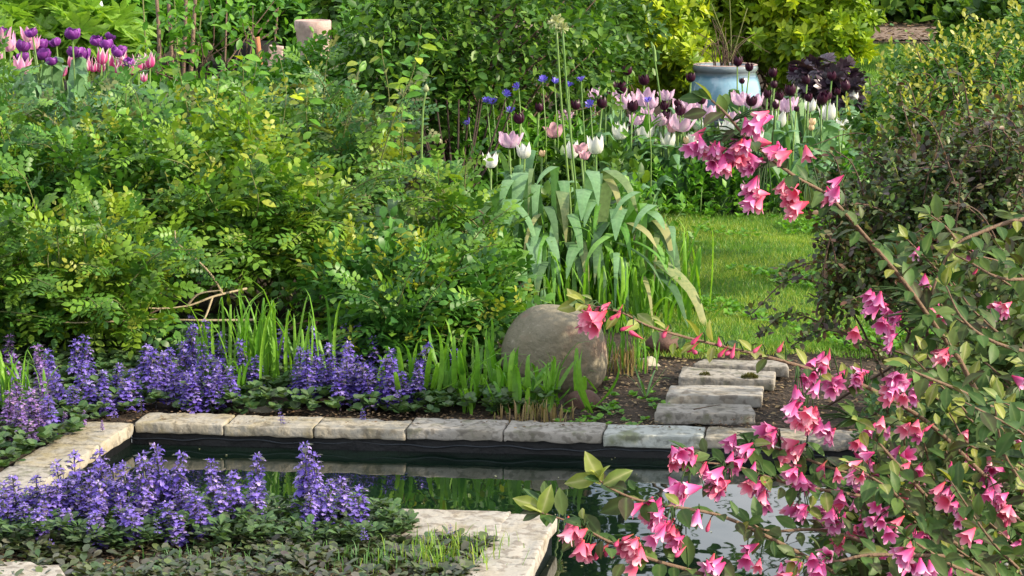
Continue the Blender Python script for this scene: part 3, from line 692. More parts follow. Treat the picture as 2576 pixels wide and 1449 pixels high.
sapling([(420, 640, 8.6), (410, 560, 8.5), (430, 500, 8.5), (415, 430, 8.5)], 'yellowish shoot standing in the middle rose bush', .05, 12, M_rosehi)
sapling([(640, 560, 8.4), (650, 500, 8.3), (630, 420, 8.3), (650, 370, 8.3)], 'pale pointed shoot on the yellow-green rose bush', .05, 12, M_rosehi)
for a_, (u0, v0, u1, v1, D_) in enumerate([(500, 480, 545, 200, 9.5), (760, 480, 770, 230, 9.6), (850, 420, 900, 150, 9.8), (300, 420, 290, 250, 9.8), (1000, 480, 1010, 260, 9.4), (560, 420, 640, 150, 9.7), (980, 380, 960, 90, 10.2)]):
    sapling([(u0, v0, D_), ((u0+u1)/2+8, (v0+v1)/2, D_-.05), (u1, v1+40, D_-.05), (u1+6, v1, D_)], ['leafy shoot between the two tall yellow-green saplings', 'leafy shoot under the right side of the pink planter', 'leafy shoot in front of the fresh green shrub', 'short leafy shoot below the rose pink tulips', 'leafy shoot left of the closed allium bud', 'leaning leafy shoot right of the pinkish trunks', 'tall leafy shoot at the left edge of the dark shrub'][a_], .055, 13, M_mid, mat2=M_gold if a_ % 2 else M_rosehi)
sapling([(150, 760, 7.9), (130, 700, 7.8), (120, 650, 7.8), (135, 610, 7.8)], 'pale sprig at the lower left of the rose bank', .045, 10, M_rosehi)
sapling([(780, 560, 8.5), (800, 480, 8.4), (790, 420, 8.4)], 'short yellow shoot right of the pale pointed shoot', .045, 8, M_rosehi)

# ------------------------------------------------------------------ middle and far shrubs
def shrub(name, label, cat, lb, n, k, ln, ang, size, tm, mat, base, parts=300, seed=0, stem=M_bark, ns=26, up=.5, group=None, inner=.45, r0=.008, spread=.15, lump=.22, bulk='foliage', back=.35, dv=.5, zmin=.03):
    root = thing(name, gp(base[0], 0, base[1]), label, cat, group)
    p, d = foliage(root, tm, mat, lobes_from(lb), n, k, ln, ang, size, parts, seed=seed, up=up, inner=inner, lump=lump, bulk=bulk, back=back, dv=dv, zmin=zmin)
    if ns: stems(root, p, root.location, ns, r0, r0*.3, stem, spread=spread)
    return root, p, d
shrub('shrub', 'tall dark green shrub with many thin stems behind the blue cornflowers', 'shrub', [(1180, 60, 12.3, 250, 190, .7), (1380, 80, 12.8, 170, 230, .6), (1030, 130, 12.0, 150, 150, .5), (1130, 230, 12.0, 120, 110, .4)], 1500, 6, .14, 1.2, (.04, .07), L_small, M_darkw, (1150, 12.2), seed=2, ns=60, r0=.009, spread=.12)
root = thing('shrub', gp(1130, 0, 11.4), 'bare brown shrub stems fanning up left of the white tulips', 'shrub')
canes(root, [[(1130+i*7-30, 470, 11.4), (1120+i*13-55, 380, 11.4+.1*(i % 3)), (1110+i*20-90, 250, 11.6)] for i in rng.permutation(14)[:12]+rng.normal(size=12)*.6], .008, .004, M_darkbark, 'stem')
shrub('shrub', 'bright fresh green shrub below the pink planter', 'shrub', [(810, 185, 12.4, 110, 75, .4), (700, 220, 12.2, 120, 60, .4), (900, 210, 12.4, 110, 100, .4), (950, 60, 14.5, 80, 80, .4)], 900, 6, .10, 1.2, (.035, .055), L_small, M_mid, (820, 12.6), seed=5)
shrub('shrub', 'dark leaved shrub beside the golden shrub above the purple-black tulips', 'shrub', [(1480, 110, 15.5, 110, 140, .5), (1540, 60, 16.0, 90, 90, .5), (1530, 150, 15.2, 90, 60, .4)], 600, 6, .12, 1.2, (.05, .08), L_small, M_dark, (1500, 15.5), seed=8)
shrub('golden_shrub', 'large golden-green shrub with whorled leaves behind the blue pot', 'shrub', [(1560, 50, 16.6, 90, 80, .5), (1640, 60, 17.0, 130, 110, .6), (1850, 30, 17.4, 150, 140, .6), (2050, 60, 17.0, 120, 120, .6), (1700, 160, 16.8, 110, 90, .5), (2030, 150, 16.9, 90, 60, .5), (1860, -60, 17.8, 330, 90, .7)], 2200, 3, .12, .9, (.075, .115), L_whorl, M_gold, (1850, 17.3), seed=1, up=.9, ns=50, r0=.012, spread=.5)
r_, p_, d_ = shrub('box_shrub', 'small leaved evergreen shrub with yellow tips at the upper right', 'shrub', [(2340, 240, 9.6, 120, 80, .4), (2450, 195, 9.8, 120, 95, .5), (2590, 150, 10.2, 110, 120, .5), (2230, 310, 9.3, 85, 60, .3), (2420, 330, 9.3, 170, 80, .4)], 1300, 8, .09, 1.2, (.024, .042), L_small, M_box, (2400, 9.7), seed=4, ns=40)
sprays(r_, p_, d_, 40, M_box, (.12, .28), (.02, .035), L_small)
q = rng.choice(len(p_), 520, replace=False); q = q[p_[q][:, 2] > .68]
M, Lc, V, R, sz = place(p_[q]+d_[q]*.05, d_[q], np.ones(len(q)), 6, .08, .8, (.02, .034), 1.2, .4)
scatter(r_, L_small, M_boxtip, M, Lc, V, R, sz, 200, 'tip_leaf', 'tip_foliage')
r_, p_, d_ = shrub('barberry', 'dark purple and green barberry shrub leaning over the lawn edge', 'shrub', [(2330, 480, 6.9, 230, 130, .4), (2500, 430, 7.0, 140, 110, .4), (2350, 640, 6.7, 210, 110, .35), (2540, 560, 6.8, 130, 200, .4), (2130, 600, 6.8, 70, 90, .2), (2200, 720, 6.6, 140, 60, .2), (2560, 330, 7.6, 80, 70, .3)], 2200, 8, .07, 1.15, (.018, .032), L_small, M_barb, (2450, 7.1), seed=3, ns=60, r0=.006, lump=.42, dv=.6)
sprays(r_, p_, d_, 50, M_barb, (.12, .30), (.018, .03), L_small)
q = rng.choice(len(p_), 1100, replace=False)
M, Lc, V, R, sz = place(p_[q]-d_[q]*.05, d_[q], np.ones(len(q))*.5, 7, .08, 1.1, (.018, .028), .4, .6)
scatter(r_, L_small, M_barbg, M, Lc, V, R, sz, 100, 'green_leaf', 'green_foliage')
# arching barberry sprays over the lawn
base = np.array(r_.location)
for pts in [[(2300, 830, 6.7), (2150, 760, 6.6), (2000, 700, 6.55), (1890, 790, 6.5)], [(2320, 760, 6.7), (2180, 700, 6.6), (2060, 660, 6.6), (1960, 690, 6.6)], [(2300, 900, 6.6), (2130, 840, 6.5), (1990, 790, 6.5), (1900, 850, 6.5)], [(2250, 640, 6.8), (2150, 560, 6.8), (2080, 500, 6.8)], [(2350, 760, 6.8), (2200, 640, 6.7), (2050, 610, 6.7)], [(2300, 960, 6.5), (2200, 880, 6.4), (2080, 830, 6.4), (1990, 870, 6.4)], [(2440, 1000, 6.5), (2330, 930, 6.4), (2210, 900, 6.4)], [(2400, 500, 6.8), (2300, 350, 6.9), (2258, 210, 7.0)], [(2560, 620, 6.7), (2500, 480, 6.7), (2460, 380, 6.8)]]:
    w = catmull([P(*q) for q in pts], 20); ob('branch', mesh('branch', tube(w-base, .004, .0015, 4), M_bark), r_)
    n_ = 110; t = rng.integers(3, 20, n_); Lc = w[t]+rng.normal(size=(n_, 3))*.012
    Yv = nrm(rng.normal(size=(n_, 3))+np.array([0, 0, .3])); Zv = nrm(np.array([0, -.3, 1])+rng.normal(size=(n_, 3))*.4); sz = .017+.012*rng.random(n_)
    scatter(r_, L_small, M_barb, frames(Yv, Zv)*sz[:, None, None], Lc, rng.random(n_), np.ones(n_), sz, 12, 'leaf', 'spray_foliage')
shrub('low_shrub', 'low dark green shrub at the water edge behind the weigela', 'shrub', [(2400, 1060, 6.3, 220, 120, .3), (2560, 1000, 6.4, 120, 150, .3), (2330, 1160, 6.0, 110, 50, .2)], 900, 7, .08, 1.15, (.02, .032), L_small, M_barbg, (2450, 6.5), seed=9, ns=20)
# purple-black coral bells
def palm_leaf():
    ts = [xf(leaf_t(.55, ((.3, .7), (.65, 1)), curl=.2), rotz((i-2)*.62), s=1 if i == 2 else .85) for i in range(5)]; return join(ts)
shrub('coral_bells', 'clump of purple-black lobed leaves right of the blue pot', 'plant', [(2075, 195, 14.6, 75, 32, .25), (2115, 235, 14.4, 50, 35, .2)], 60, 4, .07, 1.2, (.06, .10), palm_leaf(), M_heuch, (2080, 14.7), seed=6, ns=20, up=.2, r0=.004)
# peony like lime foliage, far left
def tri():
    ts = []
    for i in range(5): ts.append(xf(leaf_t(.3, ((.25, .7), (.6, 1)), curl=.3), rotz((i-2)*.6)))
    return join(ts)
L_peony = tri()
shrub('peony_foliage', 'bright lime green leafy clump behind the purple tulips', 'plant', [(60, 60, 15.0, 140, 60, .5), (190, 90, 14.8, 120, 50, .4), (30, 120, 14.5, 100, 40, .3)], 240, 5, .16, 1.3, (.14, .22), L_peony, M_lime, (110, 15.2), seed=12, ns=20, up=.3, lump=.12)
shrub('peony_foliage', 'darker green whorled clump right of the lime foliage', 'plant', [(370, 30, 17.5, 90, 50, .4)], 90, 5, .16, 1.3, (.13, .2), L_peony, M_mid, (370, 17.6), seed=13, ns=10, up=.4)
for j, (u, v, D, ru, rv, m, lab, s, tm) in enumerate([
    (60, -60, 21, 220, 130, M_mid, 'mid green shrub above the lime foliage at the left corner', (.09, .13), L_small),
    (290, -40, 22, 130, 110, M_dark, 'dark narrow leaved shrub behind the plant tag', (.10, .16), L_long),
    (480, -20, 20, 150, 100, M_mid, 'green shrub behind the pinkish stems', (.08, .12), L_small),
    (640, 20, 19, 140, 90, M_mid, 'leafy green shrub above the dark urn', (.08, .13), L_oval),
    (820, -60, 20, 150, 100, M_mid, 'pale green shrub behind the pink planter', (.08, .12), L_small),
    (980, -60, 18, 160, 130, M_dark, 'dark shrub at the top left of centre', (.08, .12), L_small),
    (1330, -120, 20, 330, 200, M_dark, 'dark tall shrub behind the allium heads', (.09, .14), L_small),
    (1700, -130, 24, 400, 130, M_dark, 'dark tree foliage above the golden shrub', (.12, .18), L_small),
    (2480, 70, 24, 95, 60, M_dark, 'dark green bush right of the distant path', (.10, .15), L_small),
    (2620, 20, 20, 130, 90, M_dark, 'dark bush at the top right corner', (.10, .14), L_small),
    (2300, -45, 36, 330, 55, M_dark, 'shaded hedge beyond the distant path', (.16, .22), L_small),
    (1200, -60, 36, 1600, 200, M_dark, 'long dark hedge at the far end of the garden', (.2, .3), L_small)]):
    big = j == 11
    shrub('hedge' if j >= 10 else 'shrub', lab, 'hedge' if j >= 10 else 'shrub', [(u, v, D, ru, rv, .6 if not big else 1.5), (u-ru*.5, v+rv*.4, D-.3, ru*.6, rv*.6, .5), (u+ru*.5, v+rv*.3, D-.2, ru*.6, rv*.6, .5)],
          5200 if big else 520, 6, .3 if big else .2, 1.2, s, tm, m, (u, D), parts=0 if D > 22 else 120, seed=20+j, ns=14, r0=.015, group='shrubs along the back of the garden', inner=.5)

shrub('shrub', 'loose leafy shrub growing among the pinkish trunks', 'shrub', [(520, 60, 13.6, 120, 80, .3), (410, 130, 13.5, 80, 60, .3), (600, 190, 13.2, 110, 40, .3), (680, 40, 14.5, 90, 60, .3)], 100, 5, .16, 1.2, (.05, .08), L_oval, M_mid, (520, 13.7), seed=44, ns=16)
# pinkish multi-stem trunk group, top left
root = thing('crape_myrtle', gp(440, 0, 14.0), 'multi-stemmed small tree with pinkish bare trunks', 'tree')
canes(root, [[(455+a, 330, 14.0), (440+b, 100, 14.0), (430+c, -160, 14.1)] for a, b, c in [(-60, -40, -50), (-20, -10, -20), (0, 25, 40), (15, 45, 70)]], .017, .010, M_pinkbark, 'trunk')
canes(root, [[(455+a, 330, 13.9), (440+b, 100, 13.9), (430+c, -160, 14.1)] for a, b, c in [(-80, -75, -80), (30, 60, 95), (10, 5, 0)]], .007, .004, M_cane, 'shoot')
root = thing('young_tree', gp(560, 0, 16.5), 'slender grey sapling trunks behind the dark urn', 'tree')
canes(root, [[(562, 250, 16.5), (568, 100, 16.5), (572, -60, 16.5)], [(660, 240, 16), (690, 110, 16), (705, -60, 16)], [(590, 130, 16), (650, 80, 16), (700, 20, 16)], [(620, 60, 16), (660, 140, 15.9), (680, 200, 15.9)], [(700, 70, 15.8), (640, 110, 15.8), (600, 140, 15.8)]], .009, .005, M_pinkbark, 'branch')
# plant tag
root = thing('plant_tag', gp(255, 0, 16), 'tilted white and yellow plant tag on a stake', 'plant tag')
b0 = np.array(root.location)
ob('stake', mesh('stake', tube(np.array([[0, 0, 0], P(262, 30, 16)-b0]), .006, .006, 5), M_terra), root)
mt, nt_, bb_ = newmat('tag_white'); bb_.inputs['Base Color'].default_value = (.75, .75, .7, 1)
mt2, nt_, bb_ = newmat('tag_yellow'); bb_.inputs['Base Color'].default_value = (.7, .6, .3, 1)
def cardbox(a, b, c, d, th):
    q = np.array([a, b, c, d]); q2 = q+np.array([0, th, 0]); return T(np.vstack([q, q2]), [(0, 1, 2, 3), (7, 6, 5, 4), (0, 4, 5, 1), (1, 5, 6, 2), (2, 6, 7, 3), (3, 7, 4, 0)])
pt = lambda u, v: P(u, v, 15.97)-b0
ob('face', mesh('face', cardbox(pt(240, 5), pt(256, 3), pt(262, 24), pt(246, 28), .006), mt, False), root)
ob('lower_face', mesh('lower_face', cardbox(pt(246, 29), pt(262, 25), pt(266, 34), pt(252, 42), .006), mt2, False), root)

# planters
def lathe(prof, n=32):
    v = []; f = []; k = len(prof)
    for r, z in prof:
        for j in range(n): a = 2*math.pi*j/n; v.append((r*math.cos(a), r*math.sin(a), z))
    for i in range(k-1):
        for j in range(n): f.append((i*n+j, i*n+(j+1) % n, (i+1)*n+(j+1) % n, (i+1)*n+j))
    return T(v, f)
pot = thing('blue_pot', gp(1823, 0, 15.6), 'large round glazed pale blue pot behind the tulips', 'pot')
s = 15.6/F; rb = 91*s; topz = P(1823, 163, 15.6)[2]-pot.location.z
prof = [(.001, 0), (.6*rb, 0), (.70*rb, .02), (.86*rb, topz*.28), (.97*rb, topz*.46), (1.0*rb, topz*.60), (.98*rb, topz*.74), (.90*rb, topz*.86), (.845*rb, topz*.915), (.87*rb, topz*.925), (.905*rb, topz*.955), (.90*rb, topz*.985), (.88*rb, topz), (.80*rb, topz), (.77*rb, topz*.96), (.78*rb, topz*.9)]
o = ob('body', mesh('body', lathe(prof, 48), M_glaze), pot)
ob('rim', mesh('rim', lathe([(.885*rb, topz+.002), (.84*rb, topz+.006), (.80*rb, topz+.002)], 48), M_pink), pot)
ob('soil_fill', mesh('soil_fill', lathe([(.775*rb, topz*.94), (.4*rb, topz*.97), (.001, topz*.97)], 24), M_soil), pot)
root = thing('dead_plant', tuple(np.array(pot.location)+np.array([0, 0, topz*.95])), 'dry bare brown twigs sprouting from the blue pot', 'plant')
for i in range(26):
    a = rng.random()*6.28; l = .12+.22*rng.random(); sp = .5+.9*rng.random(); pth_ = catmull([(0, 0, 0), (math.cos(a)*l*.3, math.sin(a)*l*.3, l*.7), (math.cos(a)*l*sp, math.sin(a)*l*sp, l*(1.1 if i % 3 else .3))], 7)
    ob('twig', mesh('twig', tube(pth_+np.array([rng.normal()*.03, rng.normal()*.03, 0]), .0035, .0015, 4), M_bark), root)
for du, tu, tv in ((5, 1790, 10), (12, 1835, -20), (20, 1880, 20)):
    ob('stem', mesh('stem', tube(catmull([(0, 0, 0), .5*(P(1815+du*2, 80, 15.6)-np.array(root.location))+[.02, 0, 0], P(tu, tv, 15.6)-np.array(root.location)], 8), .005, .003, 4), M_cane), root)

pk = thing('planter', gp(790, 0, 13.6), 'weathered pinkish round planter at the top left', 'planter')
s = 13.6/F; tz = P(790, 50, 13.6)[2]-pk.location.z; rr = 46*s
ob('body', mesh('body', lathe([(.001, 0), (.8*rr, 0), (.86*rr, tz*.7), (.92*rr, tz*.9), (1.0*rr, tz*.92), (1.0*rr, tz*.99), (.93*rr, tz), (.88*rr, tz*.98), (.85*rr, tz*.8), (.001, tz*.78)], 32), M_pink), pk)
urn = thing('urn', gp(650, 0, 15.8), 'dark open-mouthed urn lying among the stems below the sapling', 'urn')
s = 15.8/F; zc = P(650, 122, 15.8)[2]-urn.location.z
ob('body', mesh('body', lathe([(.05, 0), (.13, .06), (.17, zc*.7), (.16, zc*1.05), (.14, zc*1.12), (.12, zc*1.05), (.13, zc*.7), (.02, .1)], 24), M_black), urn)
ob('shard', mesh('shard', cardbox(*(P(a, b, 15.4)-np.array(urn.location) for a, b in ((640, 95), (652, 92), (662, 178), (652, 180))), .03), M_terra, False), urn)
br = thing('brick', tuple(P(692, 165, 15.3)), 'pinkish upright brick leaning beside the dark urn', 'brick')
t = rbox(.05, .04, .10, .008, 4); br_o = ob('body', mesh('body', t, M_pink), br, (0, 0, .04), roty(.12))

# ------------------------------------------------------------------ tulips
def petal(prof, wid, nr=6, wave=0.0, flare=0.0):
    """prof: [(r, z)], wid: angular half width; grows along z, bulges to +x"""
    t = np.linspace(0, 1, nr); pr = np.array(prof); tt = np.linspace(0, 1, len(pr))
    r = np.interp(t, tt, pr[:, 0]); z = np.interp(t, tt, pr[:, 1]); w = np.interp(t, np.linspace(0, 1, len(wid)), wid)
    v = []; g = []
    for i in range(nr):
        for s in (-1, -.5, 0, .5, 1):
            a = s*w[i]; rad = r[i]*(1-.06*abs(s)) + wave*math.sin(i*1.7+s*3)*t[i]
            v.append((rad*math.cos(a), rad*math.sin(a), z[i]-(.05*abs(s)**2*t[i]))); g.append(min(1, max(t[i]**3*.6, abs(s)**2)*.6+t[i]*.4))
    f = [(i*5+j, i*5+j+1, (i+1)*5+j+1, (i+1)*5+j) for i in range(nr-1) for j in range(4)]
    return T(v, f, grad=g)
KIND = {
 'dark': (petal([(.05, 0), (.36, .14), (.47, .42), (.44, .72), (.36, 1.0)], [.5, .75, .8, .62, .12]), M_tdark, 1.0),
 'white': (petal([(.05, 0), (.36, .10), (.47, .38), (.45, .70), (.46, 1.08)], [.5, .78, .8, .55, .06]), M_twhite, 1.0),
 'whiteo': (petal([(.05, 0), (.36, .08), (.52, .32), (.56, .62), (.66, .92)], [.5, .75, .7, .5, .05]), M_twhite, 1.0),
 'mauve': (petal([(.05, 0), (.40, .08), (.60, .30), (.66, .62), (.72, .95)], [.5, .7, .62, .5, .15], wave=.05), M_tmauve, 1.0),
 'pink': (petal([(.05, 0), (.38, .08), (.50, .35), (.48, .65), (.66, .82)], [.5, .75, .75, .6, .3], wave=.07), M_tpink, 1.0),
 'peach': (petal([(.05, 0), (.36, .1), (.46, .4), (.40, .7), (.30, .9)], [.5, .75, .75, .6, .3], wave=.05), M_tpeach, 1.0),
 'purple': (petal([(.05, 0), (.42, .10), (.56, .38), (.52, .62), (.40, .74)], [.5, .8, .8, .7, .4], wave=.06), M_tpurple, 1.0),
 'candy': (petal([(.05, 0), (.34, .12), (.42, .45), (.34, .78), (.46, 1.12)], [.5, .7, .7, .4, .04]), M_tcandy, 1.0),
 'light': (petal([(.05, 0), (.36, .10), (.48, .45), (.46, .8), (.58, 1.12)], [.5, .7, .65, .4, .05]), M_tlight, 1.0)}
for k in KIND: KIND[k] = (mesh('petal', KIND[k][0], KIND[k][1]), KIND[k][0])
tl_meshes = []
for i in range(5):
    b = .12+.3*random.random(); c = random.uniform(.0, .8)
    pth_ = catmull([(0, 0, 0), (.05, 0, .5), (.05+b*.5, 0, .9), (.1+b, 0, .95-c*.3)], 8)
    t = ribbon(pth_, .17, (0, 1, 0), lambda t: np.sin(np.pi*np.clip(t*.9+.08, 0, 1))**.8, .35); tl_meshes.append(mesh('leaf', t, M_tulipleaf))
stem_me = mesh('stem', tube(np.array([[0, 0, 0], [.006, 0, .3], [.0, .004, .7], [0, 0, 1.]]), .006, .005, 6), M_stemg)
def tulip(kind, u, v, s, D, label, grp, tilt=None, leaves=3):
    head = P(u, v, D); ppm = F/D; w = (1.06 if kind == 'dark' else 1.22)*s/ppm
    hscale = w/(1.0 if kind in ('dark', 'white', 'candy') else 1.25 if kind in ('mauve', 'purple') else 1.15)
    gz = float(hz(head[0], head[1])); lean = rng.normal()*.03; bx = head[0]-lean; root = thing('tulip', (bx, head[1]+.01, gz), label, 'tulip', grp)
    hb = head-np.array([bx, head[1]+.01, gz]); hb[2] -= hscale*.5
    y = nrm(hb); M = frames(hb[None], np.array([[0, 1., .01]]))[0]; L = np.linalg.norm(hb)
    st = np.stack([M[:, 0], M[:, 2], M[:, 1]*L], -1); st[:, 0] *= -1
    ob('stem', stem_me, root, (0, 0, 0), st)
    me = KIND[kind][0]; tl = rng.normal(size=2)*(.10 if tilt is None else tilt)
    Mh = rotx(tl[0])@roty(tl[1])@rotz(rng.random()*6.28)
    for i in range(6):
        sc = hscale*(1.0 if i < 3 else .92); a = i*2*math.pi/3+(math.pi/3 if i >= 3 else 0)
        ob('petal', me, root, hb, Mh@rotz(a)@roty(rng.normal()*.06+(.05 if i < 3 else 0))*sc)
    for i in range(leaves):
        h = L*(.55+.38*rng.random()); a = rng.random()*6.28; q = rotz(a)*h*np.array([1, 1, 1.])
        ob('leaf', tl_meshes[rng.integers(5)], root, (0, 0, .0), q)
HT = {'dark': .62, 'mauve': .52, 'pink': .50, 'white': .47, 'whiteo': .47, 'peach': .45}
main = []
for (u, v, s) in [(1535, 182, 22), (1579, 176, 26), (1620, 200, 28), (1738, 194, 24), (1855, 154, 26), (1885, 168, 22), (1867, 203, 16), (1830, 250, 18), (1943, 182, 25), (1998, 173, 30), (1948, 212, 20), (1930, 235, 22), (1961, 241, 22), (1987, 226, 30), (1951, 264, 20), (2003, 273, 16), (1889, 253, 28), (1914, 285, 28), (1670, 265, 24), (1670, 290, 26), (1711, 276, 28), (1706, 258, 18), (1765, 250, 24), (1539, 214, 24), (1561, 220, 32), (1524, 238, 22), (1514, 258, 28), (1590, 266, 30), (2030, 200, 24), (2033, 244, 22), (2092, 190, 24), (2066, 247, 30), (2082, 240, 24), (2129, 215, 28), (2106, 229, 18), (1309, 296, 30), (1355, 270, 24), (1450, 263, 26), (1467, 183, 26)]: main.append(('dark', u, v, s))
for (u, v, s) in [(1501, 235, 30), (1574, 256, 40), (1621, 245, 45), (1677, 238, 30), (1557, 232, 28), (1718, 264, 40), (1660, 300, 36), (1706, 306, 50), (1627, 282, 26), (1780, 279, 36), (1859, 247, 38), (1895, 252, 44), (1842, 294, 34), (1981, 262, 42), (1481, 268, 32), (1281, 350, 46), (1640, 258, 30), (1760, 262, 30), (1600, 300, 30), (1420, 290, 30)]: main.append(('mauve', u, v, s))
for (u, v, s) in [(1395, 325, 40), (1462, 370, 32), (1470, 388, 24), (1690, 320, 24)]: main.append(('pink', u, v, s))
for (u, v, s) in [(1235, 403, 32), (1500, 365, 38), (1436, 377, 36), (1745, 356, 32), (1758, 314, 24), (2039, 265, 26), (2084, 224, 28), (2087, 282, 34), (2149, 226, 20), (2147, 242, 24), (2016, 222, 22), (1560, 330, 34), (1320, 380, 32), (1680, 350, 34), (1830, 320, 32), (1960, 300, 32), (1900, 345, 30)]: main.append(('white', u, v, s))
for (u, v, s) in [(1622, 331, 44), (2124, 308, 36), (2110, 316, 24)]: main.append(('whiteo', u, v, s))
for (u, v, s) in [(1728, 352, 20), (2023, 232, 18), (2043, 305, 20), (2040, 320, 16), (1363, 385, 18)]: main.append(('peach', u, v, s))
def lab_list(lst, fn):
    lst = sorted(lst, key=lambda q: (q[0], q[1])); cnt = {}
    for q in lst: cnt[q[0]] = cnt.get(q[0], 0)+1
    seen = {}
    for q in lst:
        seen[q[0]] = seen.get(q[0], 0)+1; fn(q, seen[q[0]], cnt[q[0]])
NAMES = {'dark': 'near-black purple tulip', 'mauve': 'wide open pale mauve tulip', 'pink': 'ruffled soft pink tulip', 'white': 'white cupped tulip', 'whiteo': 'spread pointed white tulip', 'peach': 'fading peach coloured tulip', 'purple': 'double deep purple tulip', 'candy': 'white-edged rose pink tulip', 'light': 'tall light pink tulip'}
def put_main(q, i, n):
    k, u, v, s = q; D = F*(CAMZ-HT[k]+.02)/(v+200); D = min(max(D, 12.1 if u > 1600 else 10.4), 15.0)
    lab = '%s, %s from the left of its colour by the blue pot' % (NAMES[k], nth(i)) if i < n or n == 1 else '%s, rightmost of its colour by the blue pot' % NAMES[k]
    tulip(k, u, v, s, D, lab, 'tulips in the bed by the blue pot', leaves=4)
lab_list(main, put_main)
left = []
for (u, v, s) in [(8, 91, 40), (25, 107, 42), (70, 86, 34), (84, 108, 32), (53, 165, 42), (2, 140, 20)]: left.append(('light', u, v, s))
for (u, v, s) in [(82, 78, 30), (53, 111, 36), (103, 107, 38), (107, 130, 42), (142, 102, 30), (182, 80, 40), (200, 130, 50), (188, 126, 40), (243, 97, 32), (272, 88, 26), (270, 107, 34), (288, 124, 34), (305, 123, 34), (323, 152, 28), (8, 76, 28), (60, 140, 34), (130, 150, 30)]: left.append(('purple', u, v, s))
for (u, v, s) in [(181, 152, 32), (218, 160, 32), (252, 165, 28), (255, 142, 32), (305, 146, 36), (286, 156, 30), (348, 160, 32), (377, 152, 30), (298, 173, 24), (235, 169, 20), (212, 205, 20), (262, 212, 16), (362, 195, 18), (155, 178, 24), (328, 172, 26)]: left.append(('candy', u, v, s))
def put_left(q, i, n):
    k, u, v, s = q
    lab = '%s, %s from the left of its colour at the upper left' % (NAMES[k], nth(i)) if i < n else '%s, rightmost of its colour at the upper left' % NAMES[k]
    tulip(k, u, v, s, 12.9+.5*math.sin(u*1.3), lab, 'tulips in the bed at the upper left', tilt=.25 if k == 'purple' else .08, leaves=4)
lab_list(left, put_left)

# feathery green growth between the tulips
def clump(name, label, cat, u, D, w, h, n, tm, mat, size, parts=60, group=None, seed=0, up=1.2, ang=.9, k=7, ln=None):
    x, y, z = gp(u, 0, D); root = thing(name, (x, y, z), label, cat, group)
    nn = n; p = np.stack([x+rng.normal(size=nn)*w*.45, y+rng.normal(size=nn)*w*.35, z+h*(.15+.8*rng.random(nn))], -1)
    d = nrm(np.stack([rng.normal(size=nn)*.4, rng.normal(size=nn)*.4, np.ones(nn)], -1)); R = (p[:, 2]-z)/h
    M, Lc, V, R, sz = place(p, d, R, k, ln or h*.35, ang, size, up*.3, .35)
    scatter(root, tm, mat, M, Lc, V, R, sz, parts, 'leaf', 'foliage')
    b = np.array(root.location); ts = [tube(np.array([[(q[0]-x)*.6, (q[1]-y)*.6, 0], q-b]), .003, .002, 4) for q in p[:40]]
    o = ob('stem', mesh('stem', join(ts), M_stemg), root); o['kind'] = 'stuff'
for i, (u, D, w, h, m, tm, sz, lab) in enumerate([
    (1250, 11.8, .35, .42, M_mid, L_long, (.08, .13), 'leafy green cornflower clump left of the alliums'),
    (1400, 12.0, .40, .45, M_mid, L_long, (.08, .13), 'leafy green cornflower clump under the dark tulip pair'),
    (1480, 11.6, .35, .36, M_dark, L_oval, (.06, .10), 'dark leafy weed clump beside the mauve tulips'),
    (1560, 10.9, .35, .30, M_mid, L_tiny, (.03, .06), 'feathery green clump behind the strap leaves'),
    (1660, 12.1, .35, .28, M_mid, L_tiny, (.03, .06), 'feathery green clump below the white pointed tulip'),
    (1760, 12.1, .35, .28, M_mid, L_tiny, (.03, .06), 'feathery green clump beneath the hanging pink flowers'),
    (1380, 10.6, .35, .26, M_dark, L_oval, (.05, .09), 'low dark clump behind the strap leaves'),
    (1280, 10.5, .3, .22, M_mid, L_tiny, (.03, .06), 'low feathery clump under the leftmost white tulip'),
    (1880, 12.2, .35, .25, M_mid, L_tiny, (.03, .06), 'feathery clump at the front of the tulip bed'),
    (2050, 12.4, .4, .30, M_mid, L_small, (.03, .05), 'light green clump below the white ruffled tulip'),
    (2140, 12.4, .35, .34, M_mid, L_small, (.03, .05), 'light green clump at the right end of the tulip bed'),
    (1300, 12.9, .5, .40, M_dark, L_oval, (.06, .10), 'shaded clump behind the cornflowers'),
    (1700, 13.6, .6, .30, M_dark, L_oval, (.05, .09), 'shaded leafy clump in the middle of the tulips'),
    (1950, 13.6, .6, .30, M_dark, L_oval, (.05, .09), 'shaded leafy clump right of the blue pot')]):
    clump('border_plant', lab, 'plant', u, D, w, h, 90, tm, m, sz, group='leafy clumps in the tulip bed')
for i, (u, D) in enumerate([(60, 12.4), (200, 12.4), (330, 12.5), (430, 13.4), (620, 13.2)]):
    clump('border_plant', ['leafy clump under the light pink tulips', 'leafy clump under the purple tulips', 'leafy clump below the rose pink tulips', 'low clump at the foot of the pink trunks', 'low clump on the mulch left of the fresh green shrub'][i], 'plant', u, D, .5, .3, 110, L_oval, M_tulipleaf if i < 3 else M_mid, (.06, .1), group='leafy clumps at the upper left')
